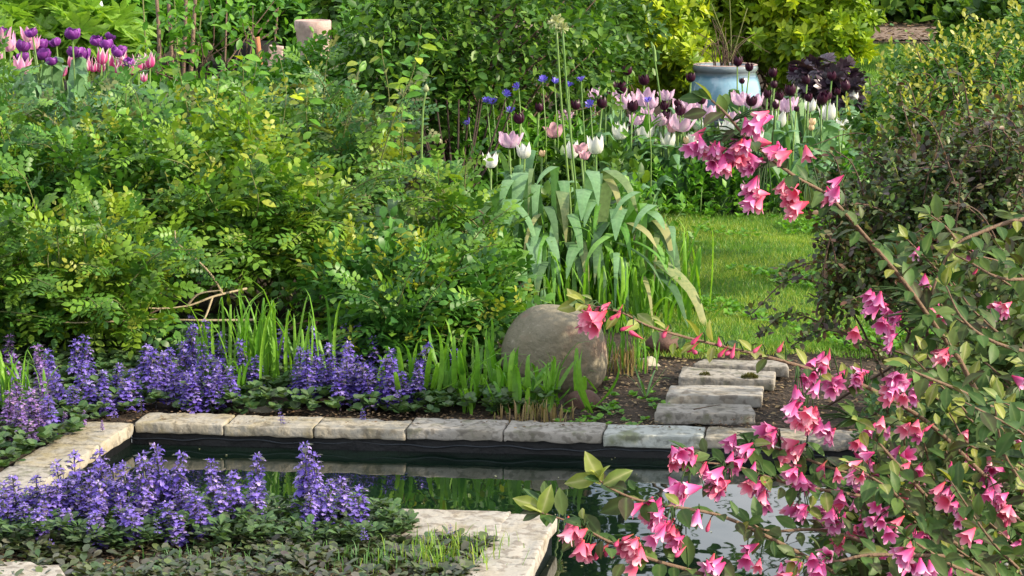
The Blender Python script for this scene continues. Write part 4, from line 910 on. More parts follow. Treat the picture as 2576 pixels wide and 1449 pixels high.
# broad upright tulip leaves at the front of the bed
def broad(u, D, h, n, label, w=.075, mat=M_tulipleaf, name='tulip_foliage', group='flowerless tulip leaves at the bed front'):
    x, y, z = gp(u, 0, D); root = thing(name, (x, y, z), label, 'plant', group)
    for i in range(n):
        a = rng.random()*6.28; r = .3+.5*rng.random(); hh = h*(.8+.4*rng.random())
        pth_ = catmull([(0, 0, 0), (math.cos(a)*.03, math.sin(a)*.03, hh*.5), (math.cos(a)*hh*r*.6, math.sin(a)*hh*r*.6, hh*.92), (math.cos(a)*hh*r, math.sin(a)*hh*r, hh*(.95-.2*r))], 9)
        ob('leaf', mesh('leaf', ribbon(pth_, w*(.7+.5*rng.random()), (-math.sin(a), math.cos(a), 0), lambda t: np.sin(np.pi*np.clip(t*.92+.06, 0, 1))**.75, .3), mat), root)
for u, D, h, lab in [(1440, 11.0, .3, 'broad tulip leaves behind the tall allium stems'), (1560, 11.2, .34, 'broad tulip leaves left of the white pointed tulip'), (1690, 12.1, .40, 'tall dark tulip leaves below the mauve tulips'), (1820, 12.1, .36, 'broad upright tulip leaves near the lawn corner'), (1630, 11.8, .24, 'short tulip leaves in front of the feathery clump'), (1900, 12.2, .34, 'tulip leaves behind the hanging pink flowers'), (1980, 12.0, .36, 'tulip leaves below the dark tulips on the right'), (2050, 12.2, .36, 'tulip leaves under the peach coloured tulip'), (2110, 12.4, .34, 'rightmost tulip leaves beside the yellow tipped shrub')]: broad(u, D, h, 9, lab)
# cornflowers
def cornflower_t():
    ts = []
    for i in range(14):
        a = i*2.4; ts.append(xf(leaf_t(.35, ((.5, .5), (.8, 1)), curl=-.1), rotz(a)@rotx(.35+.5*(i % 3)/2), s=.5 if i % 3 else .4))
    return join(ts)
cf = mesh('bloom', cornflower_t(), M_corn)
cl = [(1225, 258), (1270, 240), (1305, 222), (1365, 205), (1430, 218), (1462, 205), (1285, 283), (1180, 312), (1485, 266), (630, 271), (1240, 262), (1395, 210), (1630, 258)]
for i, (u, v) in enumerate(sorted(cl)):
    D = 11.6 if u > 700 else 10.4; h = P(u, v, D); x, y = h[0]+.02, h[1]; z = float(hz(x, y))
    root = thing('cornflower', (x, y, z), 'violet-blue cornflower, %s from the left' % nth(i+1) if u > 700 else 'lone small blue flower in the rose bank', 'flower', 'blue cornflowers')
    ob('stem', mesh('stem', tube(np.array([[0, 0, 0], [0, 0, (h[2]-z)*.6], h-[x, y, z]]), .004, .003, 5), M_stemg), root)
    ob('bloom', cf, root, h-[x, y, z], rotx(rng.normal()*.3+.25)@roty(rng.normal()*.3)*(.075 if u > 700 else .04))
# alliums gone to seed
def allium(pts, r, label, closed=False):
    w = catmull([P(*q) for q in pts], 12); b = w[0].copy(); root = thing('allium', tuple(b), label, 'allium', 'alliums with spent heads')
    ob('stem', mesh('stem', tube(w-b, .0055, .0045, 6), M_stemg), root)
    ts = []
    for i in range(60 if not closed else 30):
        d = nrm(rng.normal(size=3)+np.array([0, 0, .5])); M = frames(d[None], rng.normal(size=(1, 3)))[0]
        ts.append(xf(leaf_t(.3, ((.5, .5), (.8, 1)), curl=.1), M*r*(.8+.4*rng.random()), w[-1]-b+d*r*.05))
    if closed:
        ts = [xf(petal([(.05, 0), (.4, .2), (.5, .5), (.3, .9), (.02, 1.3)], [.6, .6, .6, .6, .6]), rotz(k*1.05)*r*1.6, w[-1]-b) for k in range(6)]
    t = join(ts); o = ob('head', mesh('head', t, M_allium), root)
allium([(1440, 620, 9.6), (1432, 480, 9.6), (1412, 260, 9.6), (1399, 55, 9.6)], .036, 'taller allium on a long stem with a bristly greenish head')
allium([(1470, 620, 9.55), (1450, 480, 9.55), (1430, 280, 9.55), (1415, 72, 9.55)], .030, 'shorter allium leaning beside the tallest one')
allium([(1062, 600, 9.0), (1060, 430, 9.0), (1064, 280, 9.0), (1072, 232, 9.0)], .017, 'allium with a small closed bud before the dark shrub', True)
for pts in [[(1690, 420, 12.5), (1668, 300, 12.5), (1650, 170, 12.5), (1638, 105, 12.5)]]:
    w = catmull([P(*q) for q in pts], 12); b = w[0]; root = thing('bud_stem', tuple(b), 'tall green flower spike in bud above the mauve tulips', 'plant')
    ob('stem', mesh('stem', tube(w-b, .007, .005, 5), M_stemg), root)
    ob('bud', mesh('bud', tube(catmull([w[8]-b, w[10]-b+[.01, 0, 0], w[11]-b], 6), .012, .002, 6), M_stemg), root)

# ------------------------------------------------------------------ folded strap leaves
sc_root = thing('strap_leaf_plant', gp(1440, 0, 9.25), 'big clump of folded grey-green strap leaves behind the boulder', 'plant')
def strap(root, b, top, tip, w, mat, D0=9.2, Dt=9.1, D1=8.95, nseg=15, sidev=None, sharp=.9):
    tip = (tip[0]+(tip[0]-top[0])*.25, tip[1]+(tip[1]-top[1])*.6); pb = P(b[0], b[1], D0); pt_ = P(top[0], top[1], Dt); pe = P(tip[0], tip[1], D1); px = Dt/F
    mid = pb*.45+pt_*.55+np.array([(pt_[0]-pb[0])*-.12, .03, .02]); pre = pt_+(mid-pt_)*.18+np.array([0, .035, .0])
    pos = pt_*.55+pe*.45+np.array([(pe[0]-pt_[0])*.15, -.035, .0])
    if pe[2] < pt_[2]: pos[2] = pt_[2]-(pt_[2]-pe[2])*.3
    pth_ = catmull([pb, mid, pre, pt_, pos, pe], nseg+4)
    dx = abs(pe[0]-pt_[0])/max(.02, abs(pe[2]-pt_[2])+.05); a = min(1.0, dx)*.7
    side = sidev if sidev is not None else np.array([math.cos(a), (-1 if pe[0] > pt_[0] else 1)*math.sin(a)*-1, 0])
    bs = np.array(root.location)
    ob('leaf', mesh('leaf', ribbon(pth_-bs, w*px, side, lambda t: (.8+.2*np.minimum(1, t*2))*np.clip((1.01-t)*2.7, 0.03, 1)**.8, .09), mat), root)
SL = [((1340, 740), (1310, 436), (1298, 560), 42, 0), ((1330, 740), (1280, 452), (1262, 510), 30, 0), ((1350, 740), (1337, 425), (1330, 510), 13, 1), ((1400, 740), (1395, 418), (1358, 448), 24, 0),
      ((1370, 750), (1348, 466), (1345, 575), 24, 0), ((1330, 750), (1292, 502), (1266, 600), 50, 0), ((1300, 750), (1240, 478), (1212, 512), 30, 0), ((1480, 750), (1490, 430), (1502, 485), 36, 0),
      ((1500, 750), (1535, 428), (1592, 500), 34, 1), ((1500, 750), (1530, 450), (1560, 525), 24, 1), ((1420, 750), (1415, 480), (1422, 565), 34, 1), ((1450, 750), (1470, 475), (1464, 525), 44, 0), ((1400, 750), (1418, 455), (1424, 530), 30, 0),
      ((1460, 750), (1492, 502), (1474, 545), 34, 0), ((1560, 760), (1600, 482), (1548, 530), 24, 0), ((1540, 760), (1556, 525), (1550, 575), 46, 0), ((1600, 760), (1635, 530), (1665, 560), 34, 0), ((1580, 760), (1640, 515), (1600, 560), 26, 0),
      ((1290, 760), (1268, 575), (1255, 630), 32, 0), ((1340, 770), (1342, 598), (1350, 692), 46, 0), ((1390, 770), (1384, 598), (1405, 685), 26, 0), ((1400, 780), (1442, 612), (1472, 740), 42, 2),
      ((1400, 780), (1450, 616), (1430, 670), 36, 0), ((1330, 790), (1310, 640), (1322, 720), 24, 0), ((1430, 790), (1500, 640), (1520, 740), 30, 2), ((1520, 790), (1560, 650), (1575, 760), 30, 2), ((1380, 790), (1370, 660), (1350, 745), 22, 2),
      ((1600, 770), (1655, 560), (1704, 692), 46, 2), ((1610, 770), (1656, 555), (1690, 640), 30, 1), ((1600, 790), (1665, 660), (1772, 822), 40, 1), ((1590, 790), (1650, 680), (1715, 770), 34, 2), ((1560, 740), (1590, 560), (1640, 600), 30, 1),
      ((1260, 740), (1222, 520), (1195, 580), 26, 2), ((1500, 760), (1520, 560), (1490, 640), 30, 2), ((1440, 760), (1380, 520), (1400, 600), 26, 2), ((1480, 760), (1440, 540), (1462, 640), 28, 0)]
for i in range(60):
    bu = rng.uniform(1080, 1600); tu = bu+(bu-1400)*.35+rng.normal()*25; tv = rng.uniform(455, 600) if i % 2 else rng.uniform(570, 680); tv += abs(tu-1420)*.25; dr = rng.uniform(50, 120)
    SL.append(((1430+(bu-1430)*.5, 760), (tu, tv), (tu+rng.normal()*30+(tu-1430)*.15, tv+dr), rng.uniform(12, 26), int(rng.choice([0, 3, 3, 3, 3, 2, 0, 3, 1]))))
for i, (b, t_, e, w, k) in enumerate(SL):
    strap(sc_root, b, t_, e, w, (M_strap, M_strapy, M_strapd, M_strapg)[k], D0=9.25, Dt=9.2-.33*((t_[1]-420)/200)-.03*(i % 3), D1=9.06-.38*((t_[1]-420)/200)-.02*(i % 4))
s2 = thing('strap_leaf_plant', gp(1030, 0, 9.1), 'smaller clump of dark upright strap leaves left of the big folded clump', 'plant')
for b, t_, e, w, k in [((1000, 690), (912, 545), (896, 660), 34, 2), ((1010, 690), (960, 520), (955, 560), 30, 2), ((1020, 690), (990, 500), (985, 540), 30, 2), ((1050, 690), (1035, 480), (1030, 520), 26, 1), ((1120, 690), (1105, 420), (1095, 470), 48, 2),
                       ((1100, 700), (1078, 578), (1078, 640), 50, 0), ((1080, 710), (1042, 612), (1046, 670), 36, 0), ((1030, 700), (940, 610), (915, 690), 30, 1), ((1060, 690), (1060, 540), (1050, 600), 24, 2), ((990, 690), (975, 560), (940, 620), 24, 1), ((1040, 720), (985, 645), (965, 700), 28, 0)]:
    strap(s2, b, t_, e, w, (M_strap, M_strapy, M_strapd)[k], D0=9.1, Dt=9.0, D1=8.9)

# ------------------------------------------------------------------ grasses
blade_pool = []
for i in range(10):
    b = random.uniform(.05, .6); c = random.uniform(0, .5) if i < 7 else random.uniform(.5, 1.1)
    pth_ = catmull([(0, 0, 0), (.04*b, 0, .45), (.35*b, 0, .85), (.8*b, 0, 1-.35*c)], 8)
    blade_pool.append(ribbon(pth_, .075, (0, 1, 0), lambda t: np.minimum(1, .45+1.6*t)*np.clip((1.0-t)*1.5, 0.02, 1)**.95, .3))
def grass(label, u, D, w, h, n, mat, wscale=1.0, name='grass_clump', cat='grass', depth=.5, group=None, hmin=.55, parts=300, lean=0.0, tall=None, wob=.14):
    x, y, z = gp(u, 0, D); root = thing(name, (x, y, z), label, cat, group); mes = [mesh('blade', t, mat) for t in blade_pool]
    for i in range(n):
        a = rng.random()*6.28; px = rng.normal()*w*.45; py = rng.normal()*w*.45*depth; hh = h*(hmin+(1-hmin)*rng.random())
        if tall is not None: hh *= tall(px/w)
        M = rotz(a)@roty(rng.normal()*wob+lean)*hh; M[:, 1] *= wscale*.3/max(hh, .05)*1.0
        ob('blade', mes[rng.integers(10)], root, (px, py, 0), M)
grass('tall bright green grass clump among the violet bugle', 650, 7.45, .22, .40, 70, M_grass, .62, lean=.02)
grass('short pale grass tuft left of the tall grass clump', 585, 7.35, .10, .20, 16, M_grass, .6, lean=.1)
grass('broad leaved grass clump in front of the boulder', 1180, 7.3, .36, .27, 80, M_grass, 1.0, hmin=.3, wob=.45)
grass('broad leaved grass right against the boulder foot', 1345, 7.15, .26, .22, 55, M_grass, 1.0, hmin=.3, wob=.5)
grass('bluish grass leaves left of the boulder', 1120, 7.35, .24, .32, 34, M_grass, .9, hmin=.35, wob=.5)
grass('bright grass at the left edge of the picture above the edging', 8, 7.0, .10, .28, 26, M_grass, .75)
grass('bright green grass blades through the left part of the folded strap leaves', 1260, 8.95, .35, .38, 60, M_grass, 1.0, hmin=.3, wob=.28)
grass('bright green grass blades through the middle of the strap leaves', 1470, 8.95, .38, .46, 110, M_grass, 1.0, hmin=.3, wob=.28)
grass('bright green grass blades at the right of the strap leaves', 1600, 8.98, .26, .46, 80, M_grass, .95, hmin=.3, wob=.25)
grass('arching bright grass in front of the folded strap leaves', 1440, 8.72, .45, .34, 75, M_grass, .95, hmin=.3, wob=.4)
grass('arching green grass right of the strap leaves by the lawn', 1610, 8.7, .25, .32, 40, M_grass, .95, hmin=.3, wob=.4)
grass('dark green grass below the strap leaves left of the boulder', 1250, 8.4, .35, .26, 70, M_grassb, .8, hmin=.5)
grass('thin grass stems right of the boulder', 1575, 7.8, .16, .22, 50, M_grass, .35, hmin=.4)
grass('dry tan grass stubble right of the boulder', 1560, 7.75, .14, .12, 60, M_dry, .3, hmin=.4)
grass('dry tan tuft between boulder and edging', 1355, 6.98, .14, .08, 90, M_dry, .25, hmin=.4)
grass('fine green grass tuft beside the near edging stones', 1165, 5.50, .15, .075, 120, M_lawn, .15, hmin=.3, wob=.5)
grass('fine green grass tuft at the bottom centre', 1100, 5.34, .16, .10, 130, M_lawn, .16, hmin=.3, wob=.5)
grass('greyish fine grass tuft at the bottom left of centre', 930, 5.36, .16, .07, 90, M_grassb, .2, hmin=.4)
grass('wispy grey-green grass at the bottom of the near bed', 640, 5.38, .3, .06, 90, M_grassb, .16, hmin=.4)
grass('small grass tuft in the near groundcover', 420, 5.42, .12, .05, 40, M_grassb, .25, hmin=.4)
for u, v, lab in [(1625, 985, 'lone broad grass sprout on the bare soil left of the slabs'), (1440, 960, 'grass sprout leaning over the red-brown stone')]:
    g_ = G(u, v); x, y = g_[0], g_[1]; root = thing('grass_sprout', (x, y, float(hz(x, y))), lab, 'grass')
    for i in range(6): ob('blade', mesh('blade', blade_pool[i], M_grassb), root, (0, 0, 0), rotz(i*1.1)@roty(.5+.2*rng.random())*.13*np.array([1, .9, 1.]))

# lawn blades (uncountable)
def blades_field(name, poly, n, hgt, wid, mat, zoff=.012, parent=None, seed=0, dens=None):
    xs = np.array([p[0] for p in poly]); ys = np.array([p[1] for p in poly])
    x = rng.uniform(xs.min(), xs.max(), n*3); y = rng.uniform(ys.min(), ys.max(), n*3)
    k = inside([(a, b) for a, b in poly], x, y)
    if dens is not None: k &= rng.random(n*3) < dens(x, y)
    x, y = x[k][:n], y[k][:n]; m = len(x)
    t = T([(-.5, 0, 0), (.5, 0, 0), (-.3, .5, .04), (.3, .5, .04), (0, 1, .16)], [(0, 1, 3, 2), (2, 3, 4)])
    up = nrm(np.stack([rng.normal(size=m)*.45, rng.normal(size=m)*.45, np.ones(m)], -1)); a = rng.random(m)*6.28
    M = frames(up, np.stack([np.cos(a), np.sin(a), np.zeros(m)], -1)); h = hgt*(.5+.9*rng.random(m))
    M = np.stack([M[:, :, 0]*wid, M[:, :, 1]*h[:, None], M[:, :, 2]*h[:, None]], -1)
    z = hz(x, y)+zoff; pv = .5+.5*np.sin(x*3.1+np.sin(y*2.3)*2)*np.cos(y*2.7+x); var = np.clip(pv*.55+rng.random(m)*.45, 0, .999)
    return ob(name, many(name, t, M, np.stack([x, y, z], -1), var, mat), parent, kind='stuff', label='short uneven lawn grass running back from the slabs' if name == 'lawn_grass' else None, cat='grass' if name == 'lawn_grass' else None)
blades_field('lawn_grass', [(.48, 8.02), (2.9, 8.0), (3.4, 12), (2.2, 12.0), (.8, 11.95), (.55, 10)], 140000, .026, .0032, M_lawn)
o = blades_field('lawn_grass', [(2.2, 11.9), (3.4, 12), (8.0, 28.5), (3.2, 28.5)], 50000, .06, .010, M_lawn); o['label'] = 'shaded lawn grass behind the yellow tipped shrub'
# broad-leaved lawn weeds
def leaf_field(name, poly, n, tm, mat, size, zoff, el=(.2, .9), label=None, cat=None, rosette=6, kind='stuff', dens=None, hgt=0.0, avoid=None):
    xs = [p[0] for p in poly]; ys = [p[1] for p in poly]; m = n*4
    x = rng.uniform(min(xs), max(xs), m); y = rng.uniform(min(ys), max(ys), m); k = inside([(a, b) for a, b in poly], x, y)&~inside(POND, x, y)
    if dens is not None: k &= rng.random(m) < dens(x, y)
    x, y = x[k][:n], y[k][:n]; m = len(x); x = np.repeat(x, rosette); y = np.repeat(y, rosette); hh = np.repeat(rng.random(m)*hgt, rosette); N = len(x)
    a = np.tile(np.arange(rosette)*2.4, m)+np.repeat(rng.random(m)*6.28, rosette)+rng.normal(size=N)*.3
    e = el[0]+(el[1]-el[0])*rng.random(N); Yv = np.stack([np.cos(a)*np.cos(e), np.sin(a)*np.cos(e), np.sin(e)], -1); Zv = np.array([0, 0, 1.])+rng.normal(size=(N, 3))*.2
    sz = size[0]+(size[1]-size[0])*rng.random(N); M = frames(Yv, Zv)*sz[:, None, None]
    z = hz(x, y)+zoff+hh
    return ob(name, many(name, tm, M, np.stack([x, y, z], -1)+Yv*.004, np.clip(np.repeat(rng.random(m), rosette)*.5+rng.random(N)*.5, 0, .999), mat), kind=kind, label=label, cat=cat)
lump = lambda f, th: (lambda x, y: np.clip((np.sin(x*f)*np.cos(y*f*1.3+x*2)+np.sin(x*f*2.3+y*f*1.7)*.5-th)*2, 0, 1))
leaf_field('lawn_weeds', [(.5, 8.05), (2.8, 8.0), (3, 11.8), (.9, 11.6)], 1700, L_small, M_mid, (.015, .035), .03, label='low clover and dandelion leaves patched through the lawn', cat='weeds', dens=lump(3, .3))
leaf_field('lawn_weeds', [(.7, 11.8), (2.4, 11.9), (2.4, 12.3), (.5, 12.3)], 260, L_small, M_mid, (.02, .045), .02, label='leafy weeds along the front of the tulip bed', cat='weeds', hgt=.05)
# bugle ground cover
gb = lambda pts: [tuple(G(u, v)[:2]) for u, v in pts]
BP = gb([(350, 1030), (1250, 1040), (1400, 1030), (1400, 940), (1100, 860), (300, 830), (-60, 830), (-60, 1190), (60, 1160), (250, 1060)])
leaf_field('groundcover', BP, 2600, L_round, M_bugle, (.02, .036), .012, label='round green bugle leaves covering the bed behind the edging', cat='groundcover', hgt=.05)
FP = gb([(-80, 1300), (700, 1308), (1010, 1312), (1120, 1345), (1230, 1370), (1150, 1470), (-80, 1470)])
leaf_field('groundcover', FP, 1500, L_spoon, M_bronze, (.016, .042), .004, label='bronze and green bugle leaves covering the near bed', cat='groundcover', hgt=.018, dens=lambda x, y: .2+.8*lump(9, .1)(x, y))
FP2 = gb([(-80, 1275), (900, 1285), (1000, 1300), (1060, 1340), (900, 1370), (-80, 1380)])
leaf_field('groundcover', FP2, 1000, L_spoon, M_bugle, (.02, .04), .012, label='green bugle leaves mounding along the near edging stones', cat='groundcover', hgt=.05)
SPY = gb([(1400, 1055), (1650, 1060), (1700, 1000), (1500, 930)])
leaf_field('groundcover', SPY, 45, L_round, M_mid, (.012, .022), .006, label='sparse seedlings on the soil left of the slabs', cat='groundcover')
# litter
def litter(name, poly, n, size, label):
    return leaf_field(name, poly, n, L_tiny, M_litter, size, .003, (-.1, .35), label, 'leaf litter', rosette=1)
litter('leaf_litter', gb([(1400, 1062), (2300, 1080), (2300, 880), (1500, 880)]), 2600, (.008, .022), 'brown leaf litter round the stepping slabs')
litter('leaf_litter', gb([(-80, 1070), (1400, 1055), (1400, 1020), (300, 1020), (-80, 1180)]), 1600, (.008, .02), 'brown litter along the back edging stones')
litter('leaf_litter', gb([(-80, 1300), (1230, 1320), (1200, 1480), (-80, 1480)]), 6500, (.01, .025), 'brown litter under the near bugle leaves')
litter('leaf_litter', [(-3, 11.5), (.5, 11.5), (.5, 16), (-3, 16)], 5000, (.02, .05), 'brown mulch under the upper left tulips')
# twig on the nearest slab, moss on the third
root = thing('twig', tuple(G(1770, 1023, .032)), 'thin dark twig lying on the slab nearest the pond', 'twig')
b_ = np.array(root.location)
ob('stick', mesh('stick', tube(catmull([G(1745, 1030, .033)-b_, G(1775, 1024, .036)-b_, G(1812, 1018, .033)-b_], 7), .0022, .001, 5), M_bark), root)
for u, v, lab in [(1886, 957, 'dark green moss tuft on the front of the third slab'), (1773, 950, 'small moss patch at the left of the third slab')]:
    c = G(u, v-6, .02); root = thing('moss', tuple(c), lab, 'moss'); n_ = 500 if u > 1800 else 220; rr = .028 if u > 1800 else .016
    d = nrm(rng.normal(size=(n_, 3))); L_ = d*np.array([rr, rr*.5, rr*.55])*rng.random((n_, 1))**.4
    o = ob('tuft', many('tuft', L_tiny, frames(nrm(d+[0, 0, .5]), rng.normal(size=(n_, 3)))*.008, L_, rng.random(n_), M_moss), root); o['kind'] = 'stuff'

# ------------------------------------------------------------------ bugle flower spikes
def bugle_mesh(seed, mat, whorls=9, full=1.0):
    r = np.random.default_rng(seed); ts = []; br = []
    fl = join([xf(leaf_t(.7, ((.5, .8), (.8, 1)), curl=.4), rotx(-.2), s=1), xf(leaf_t(.5, ((.5, .8), (.8, 1)), curl=.3), rotz(.9), s=.7), xf(leaf_t(.5, ((.5, .8), (.8, 1)), curl=.3), rotz(-.9), s=.7), xf(L_tiny, rotx(.9), s=.7)])
    for w in range(whorls):
        t = w/(whorls-1); z = .22+.78*t**.95; n = (8 if t < .75 else 5)-(w % 2); rad = (.135*(1-.6*t)*(.8+.4*r.random()))*full; off = r.random()*6
        for i in range(n):
            a = off+i*2*math.pi/n+r.normal()*.15; y = np.array([math.cos(a), math.sin(a), .15+r.normal()*.25]); M = frames(nrm(y)[None], np.array([[0, 0, 1.]]))[0]
            ts.append(xf(fl, M*(.105*(1.05-.35*t))*(.8+.4*r.random()), np.array([math.cos(a)*rad*.35, math.sin(a)*rad*.35, z+r.normal()*.012])+nrm(y)*rad*.4, var=r.random()))
            if i % 2 == 0: br.append(xf(L_small, M*.15, (math.cos(a)*.01, math.sin(a)*.01, z-.02), var=r.random()))
    for i in range(4):
        a = i*1.57; y = nrm(np.array([math.cos(a), math.sin(a), .5])); br.append(xf(L_oval, frames(y[None], np.array([[0, 0, 1.]]))[0]*.16, (0, 0, .08+.05*i)))
    return mesh('florets', join(ts), mat), mesh('bract', join(br), M_bract)
M_bloomf = leafmat('bugle_flower_lit', [(.14, .09, .50), (.24, .16, .68), (.36, .26, .80), (.18, .12, .60), (.54, .42, .86), (.22, .15, .64)], trans=.25, tcol=(1.2, 1.1, 1.3))  # brighter copy of bugle_flower: light on the near spikes put into the colour
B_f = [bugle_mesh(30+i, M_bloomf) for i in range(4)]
B_v = [bugle_mesh(i, M_bloomv) for i in range(4)]; B_p = [bugle_mesh(10+i, M_bloomp) for i in range(3)]; B_s = [bugle_mesh(20+i, M_bloomv, 4, 1.6) for i in range(2)]
bst = mesh('stem', tube(np.array([[0, 0, 0], [0, 0, .5], [0, 0, .98]]), .018, .01, 5), M_bract)
def spike(u, vt, hpx, D, label, grp, lilac=False, short=False):
    top = P(u, vt, D); x, y = top[0]+rng.normal()*.004, D; z = float(hz(x, y)); h = hpx*D/F
    if not short: z0 = z; h = top[2]-z
    z0 = z if not short else top[2]-h
    root = thing('bugle_spike', (x, y, z0), label, 'bugle flower', grp)
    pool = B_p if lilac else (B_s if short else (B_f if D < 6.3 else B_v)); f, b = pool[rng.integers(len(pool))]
    M = rotx(rng.normal()*.10)@roty(rng.normal()*.11)@rotz(rng.random()*6.28)*h
    wf = (.30 if not short else .42)*1.0; k = np.clip(.16/h, .7, 1.6) if not short else 1.0
    kk = k*(1.0+.3*rng.random()); M[:, 0] *= kk; M[:, 1] *= kk; mm = M
    o = ob('florets', f, root, (0, 0, 0), mm); o['kind'] = 'stuff'
    o = ob('bract', b, root, (0, 0, 0), mm); o['kind'] = 'stuff'
    ob('stem', bst, root, (0, 0, 0), mm)
def do_spikes(lst, text, grp, lil=None):
    lst = sorted(lst); n = len(lst)
    for i, (u, vt, h, D) in enumerate(lst):
        short = h < 55
        spike(u, vt, h, D, text % ('leftmost' if i == 0 else 'rightmost' if i == n-1 else nth(i+1)+' from the left'), grp, lil(u, vt) if lil else False, short)
def bv(v, D): return v
front = [(50, 1198, 100), (79, 1231, 90), (185, 1139, 160), (165, 1165, 140), (228, 1139, 120), (271, 1159, 130), (295, 1178, 130), (324, 1162, 130), (374, 1145, 140), (409, 1122, 160), (440, 1142, 150), (543, 1159, 120), (589, 1188, 100), (630, 1145, 140), (768, 1112, 170), (798, 1145, 150), (477, 1228, 70), (513, 1251, 60), (870, 1205, 95), (903, 1228, 80), (331, 1271, 70), (400, 1308, 40), (443, 1294, 60), (232, 1258, 80), (132, 1231, 90), (33, 1265, 80), (126, 1357, 40), (755, 1190, 100), (815, 1215, 90), (640, 1215, 80), (610, 1235, 60), (8, 1250, 80), (150, 1215, 120), (205, 1190, 130), (250, 1205, 110), (110, 1262, 90), (185, 1235, 110), (285, 1235, 100), (215, 1275, 80), (160, 1280, 80), (60, 1270, 80), (345, 1215, 100), (390, 1195, 110), (430, 1205, 100), (20, 1300, 60), (310, 1290, 60), (760, 1245, 70), (800, 1265, 50), (915, 1328, 35), (545, 1225, 70), (1133, 1320, 30), (100, 1300, 60), (255, 1290, 60)]
do_spikes([(u, v, h, 5.72-.28*max(0, (v-1200)/150)+.05*math.sin(u)) for u, v, h in front+[(12, 1215, 80), (90, 1205, 100), (118, 1228, 90), (65, 1250, 80), (140, 1250, 80), (30, 1235, 70), (265, 1262, 70), (300, 1250, 80), (365, 1250, 80), (420, 1265, 60), (210, 1222, 110), (170, 1215, 100), (100, 1285, 60), (20, 1330, 40), (230, 1300, 50), (500, 1275, 45), (350, 1300, 50), (455, 1240, 70)]], 'violet bugle spike, %s in the near bed', 'bugle spikes in the near bed')
bl = [(18, 848, 90), (119, 869, 120), (220, 848, 130), (181, 857, 120), (140, 881, 120), (62, 890, 120), (206, 914, 110), (156, 939, 100), (280, 918, 100), (305, 955, 80), (54, 947, 110), (95, 925, 110), (30, 985, 90), (75, 980, 100), (110, 965, 100), (130, 1000, 90), (20, 1058, 50), (45, 1046, 60), (70, 1060, 60), (156, 1038, 50), (206, 1034, 45), (288, 1021, 35), (255, 1058, 30), (100, 1030, 80), (5, 930, 110), (250, 935, 90), (230, 960, 80), (180, 975, 80), (358, 997, 45), (12, 1010, 80), (55, 1010, 90), (40, 1085, 45), (75, 1095, 40), (270, 985, 60)]
do_spikes([(u, v, h, F*1.6/(v+h+208)*1.0) for u, v, h in bl], 'lilac-lit violet bugle spike, %s of those in the left corner bed', 'bugle spikes in the left corner', lambda u, v: u < 130 or v > 1030)
bm_ = [(350, 869, 120), (370, 881, 120), (453, 820, 130), (486, 832, 120), (473, 865, 120), (510, 865, 120), (444, 918, 100), (551, 840, 140), (510, 811, 120), (527, 906, 110), (617, 853, 130), (400, 880, 110), (340, 930, 90), (425, 880, 110), (465, 940, 90), (495, 925, 100), (570, 890, 110), (555, 935, 90), (385, 930, 90), (590, 925, 90), (640, 900, 90), (450, 795, 90), (700, 828, 110), (530, 950, 80), (480, 960, 70)]
do_spikes([(u, v, h, F*1.6/(v+h+208)) for u, v, h in bm_], 'violet bugle spike, %s of those around the tall grass', 'bugle spikes in the middle of the bed')
brr = [(749, 877, 110), (807, 820, 140), (778, 885, 110), (774, 922, 90), (876, 886, 120), (908, 915, 100), (946, 929, 90), (977, 905, 110), (1026, 863, 130), (1007, 900, 110), (866, 863, 120), (899, 820, 110), (1050, 915, 100), (918, 1028, 30), (716, 1030, 35), (840, 905, 100), (825, 870, 120), (855, 930, 90), (890, 900, 110), (930, 945, 80), (985, 940, 80), (1040, 935, 80), (1015, 940, 80), (880, 945, 70), (800, 900, 100), (760, 940, 70), (1070, 900, 90), (960, 880, 100), (1130, 880, 80), (1000, 985, 45), (850, 820, 110), (940, 850, 100), (920, 800, 100), (715, 1045, 25)]
do_spikes([(u, v, h, F*1.6/(v+h+208)) for u, v, h in brr], 'deep violet bugle spike, %s of those left of the boulder', 'bugle spikes left of the boulder')

# ------------------------------------------------------------------ weigela
W = thing('weigela', (1.62, 4.1, 0.0), 'weigela bush with pink trumpet flowers reaching in from the lower right', 'shrub')
wb = np.array(W.location)
def flower_t(op=1.0):
    prof = [(.10, .05), (.25, .085), (.42, .16), (.62, .225), (.80, .27)]; n = 10; v = []; f = []; g = []
    for y, r in prof:
        for j in range(n): a = 2*math.pi*j/n; v.append((r*op*math.cos(a), y*.86, r*op*math.sin(a))); g.append(y*.95)
    for i in range(len(prof)-1):
        for j in range(n): f.append((i*n+j, i*n+(j+1) % n, (i+1)*n+(j+1) % n, (i+1)*n+j))
    # five round lobes
    e = (len(prof)-1)*n
    for k in range(5):
        a0 = 2*math.pi*(2*k)/n; am = a0+math.pi/n*1.0*2/2*2/2
        j0, j1, j2 = e+2*k, e+(2*k+1) % n, e+(2*k+2) % n
        am = 2*math.pi*(2*k+1)/n; b = len(v)
        for da, r, y in ((-.30, .37, .97), (0, .43, 1.02), (.30, .37, .97)):
            v.append((r*op*math.cos(am+da), y*.86, r*op*math.sin(am+da))); g.append(1.0)
        f += [(j0, j1, b+1, b), (j1, j2, b+2, b+1)]
    return T(v, f, grad=g)
fl_open = flower_t(1.0); fl_half = flower_t(.72)
calyx = join([xf(L_tiny, rotz(0)@frames(np.array([[math.cos(a)*.5, -.1+.8, math.sin(a)*.5]]), np.array([[math.cos(a), 0, math.sin(a)]]))[0]*.22) for a in (0, 1.26, 2.5, 3.77, 5.03)])
FL = [mesh('flower', fl_open, M_wflower), mesh('flower', fl_half, M_wflower), mesh('flower', fl_open, M_wflower2), mesh('flower', fl_half, M_wflower2)]
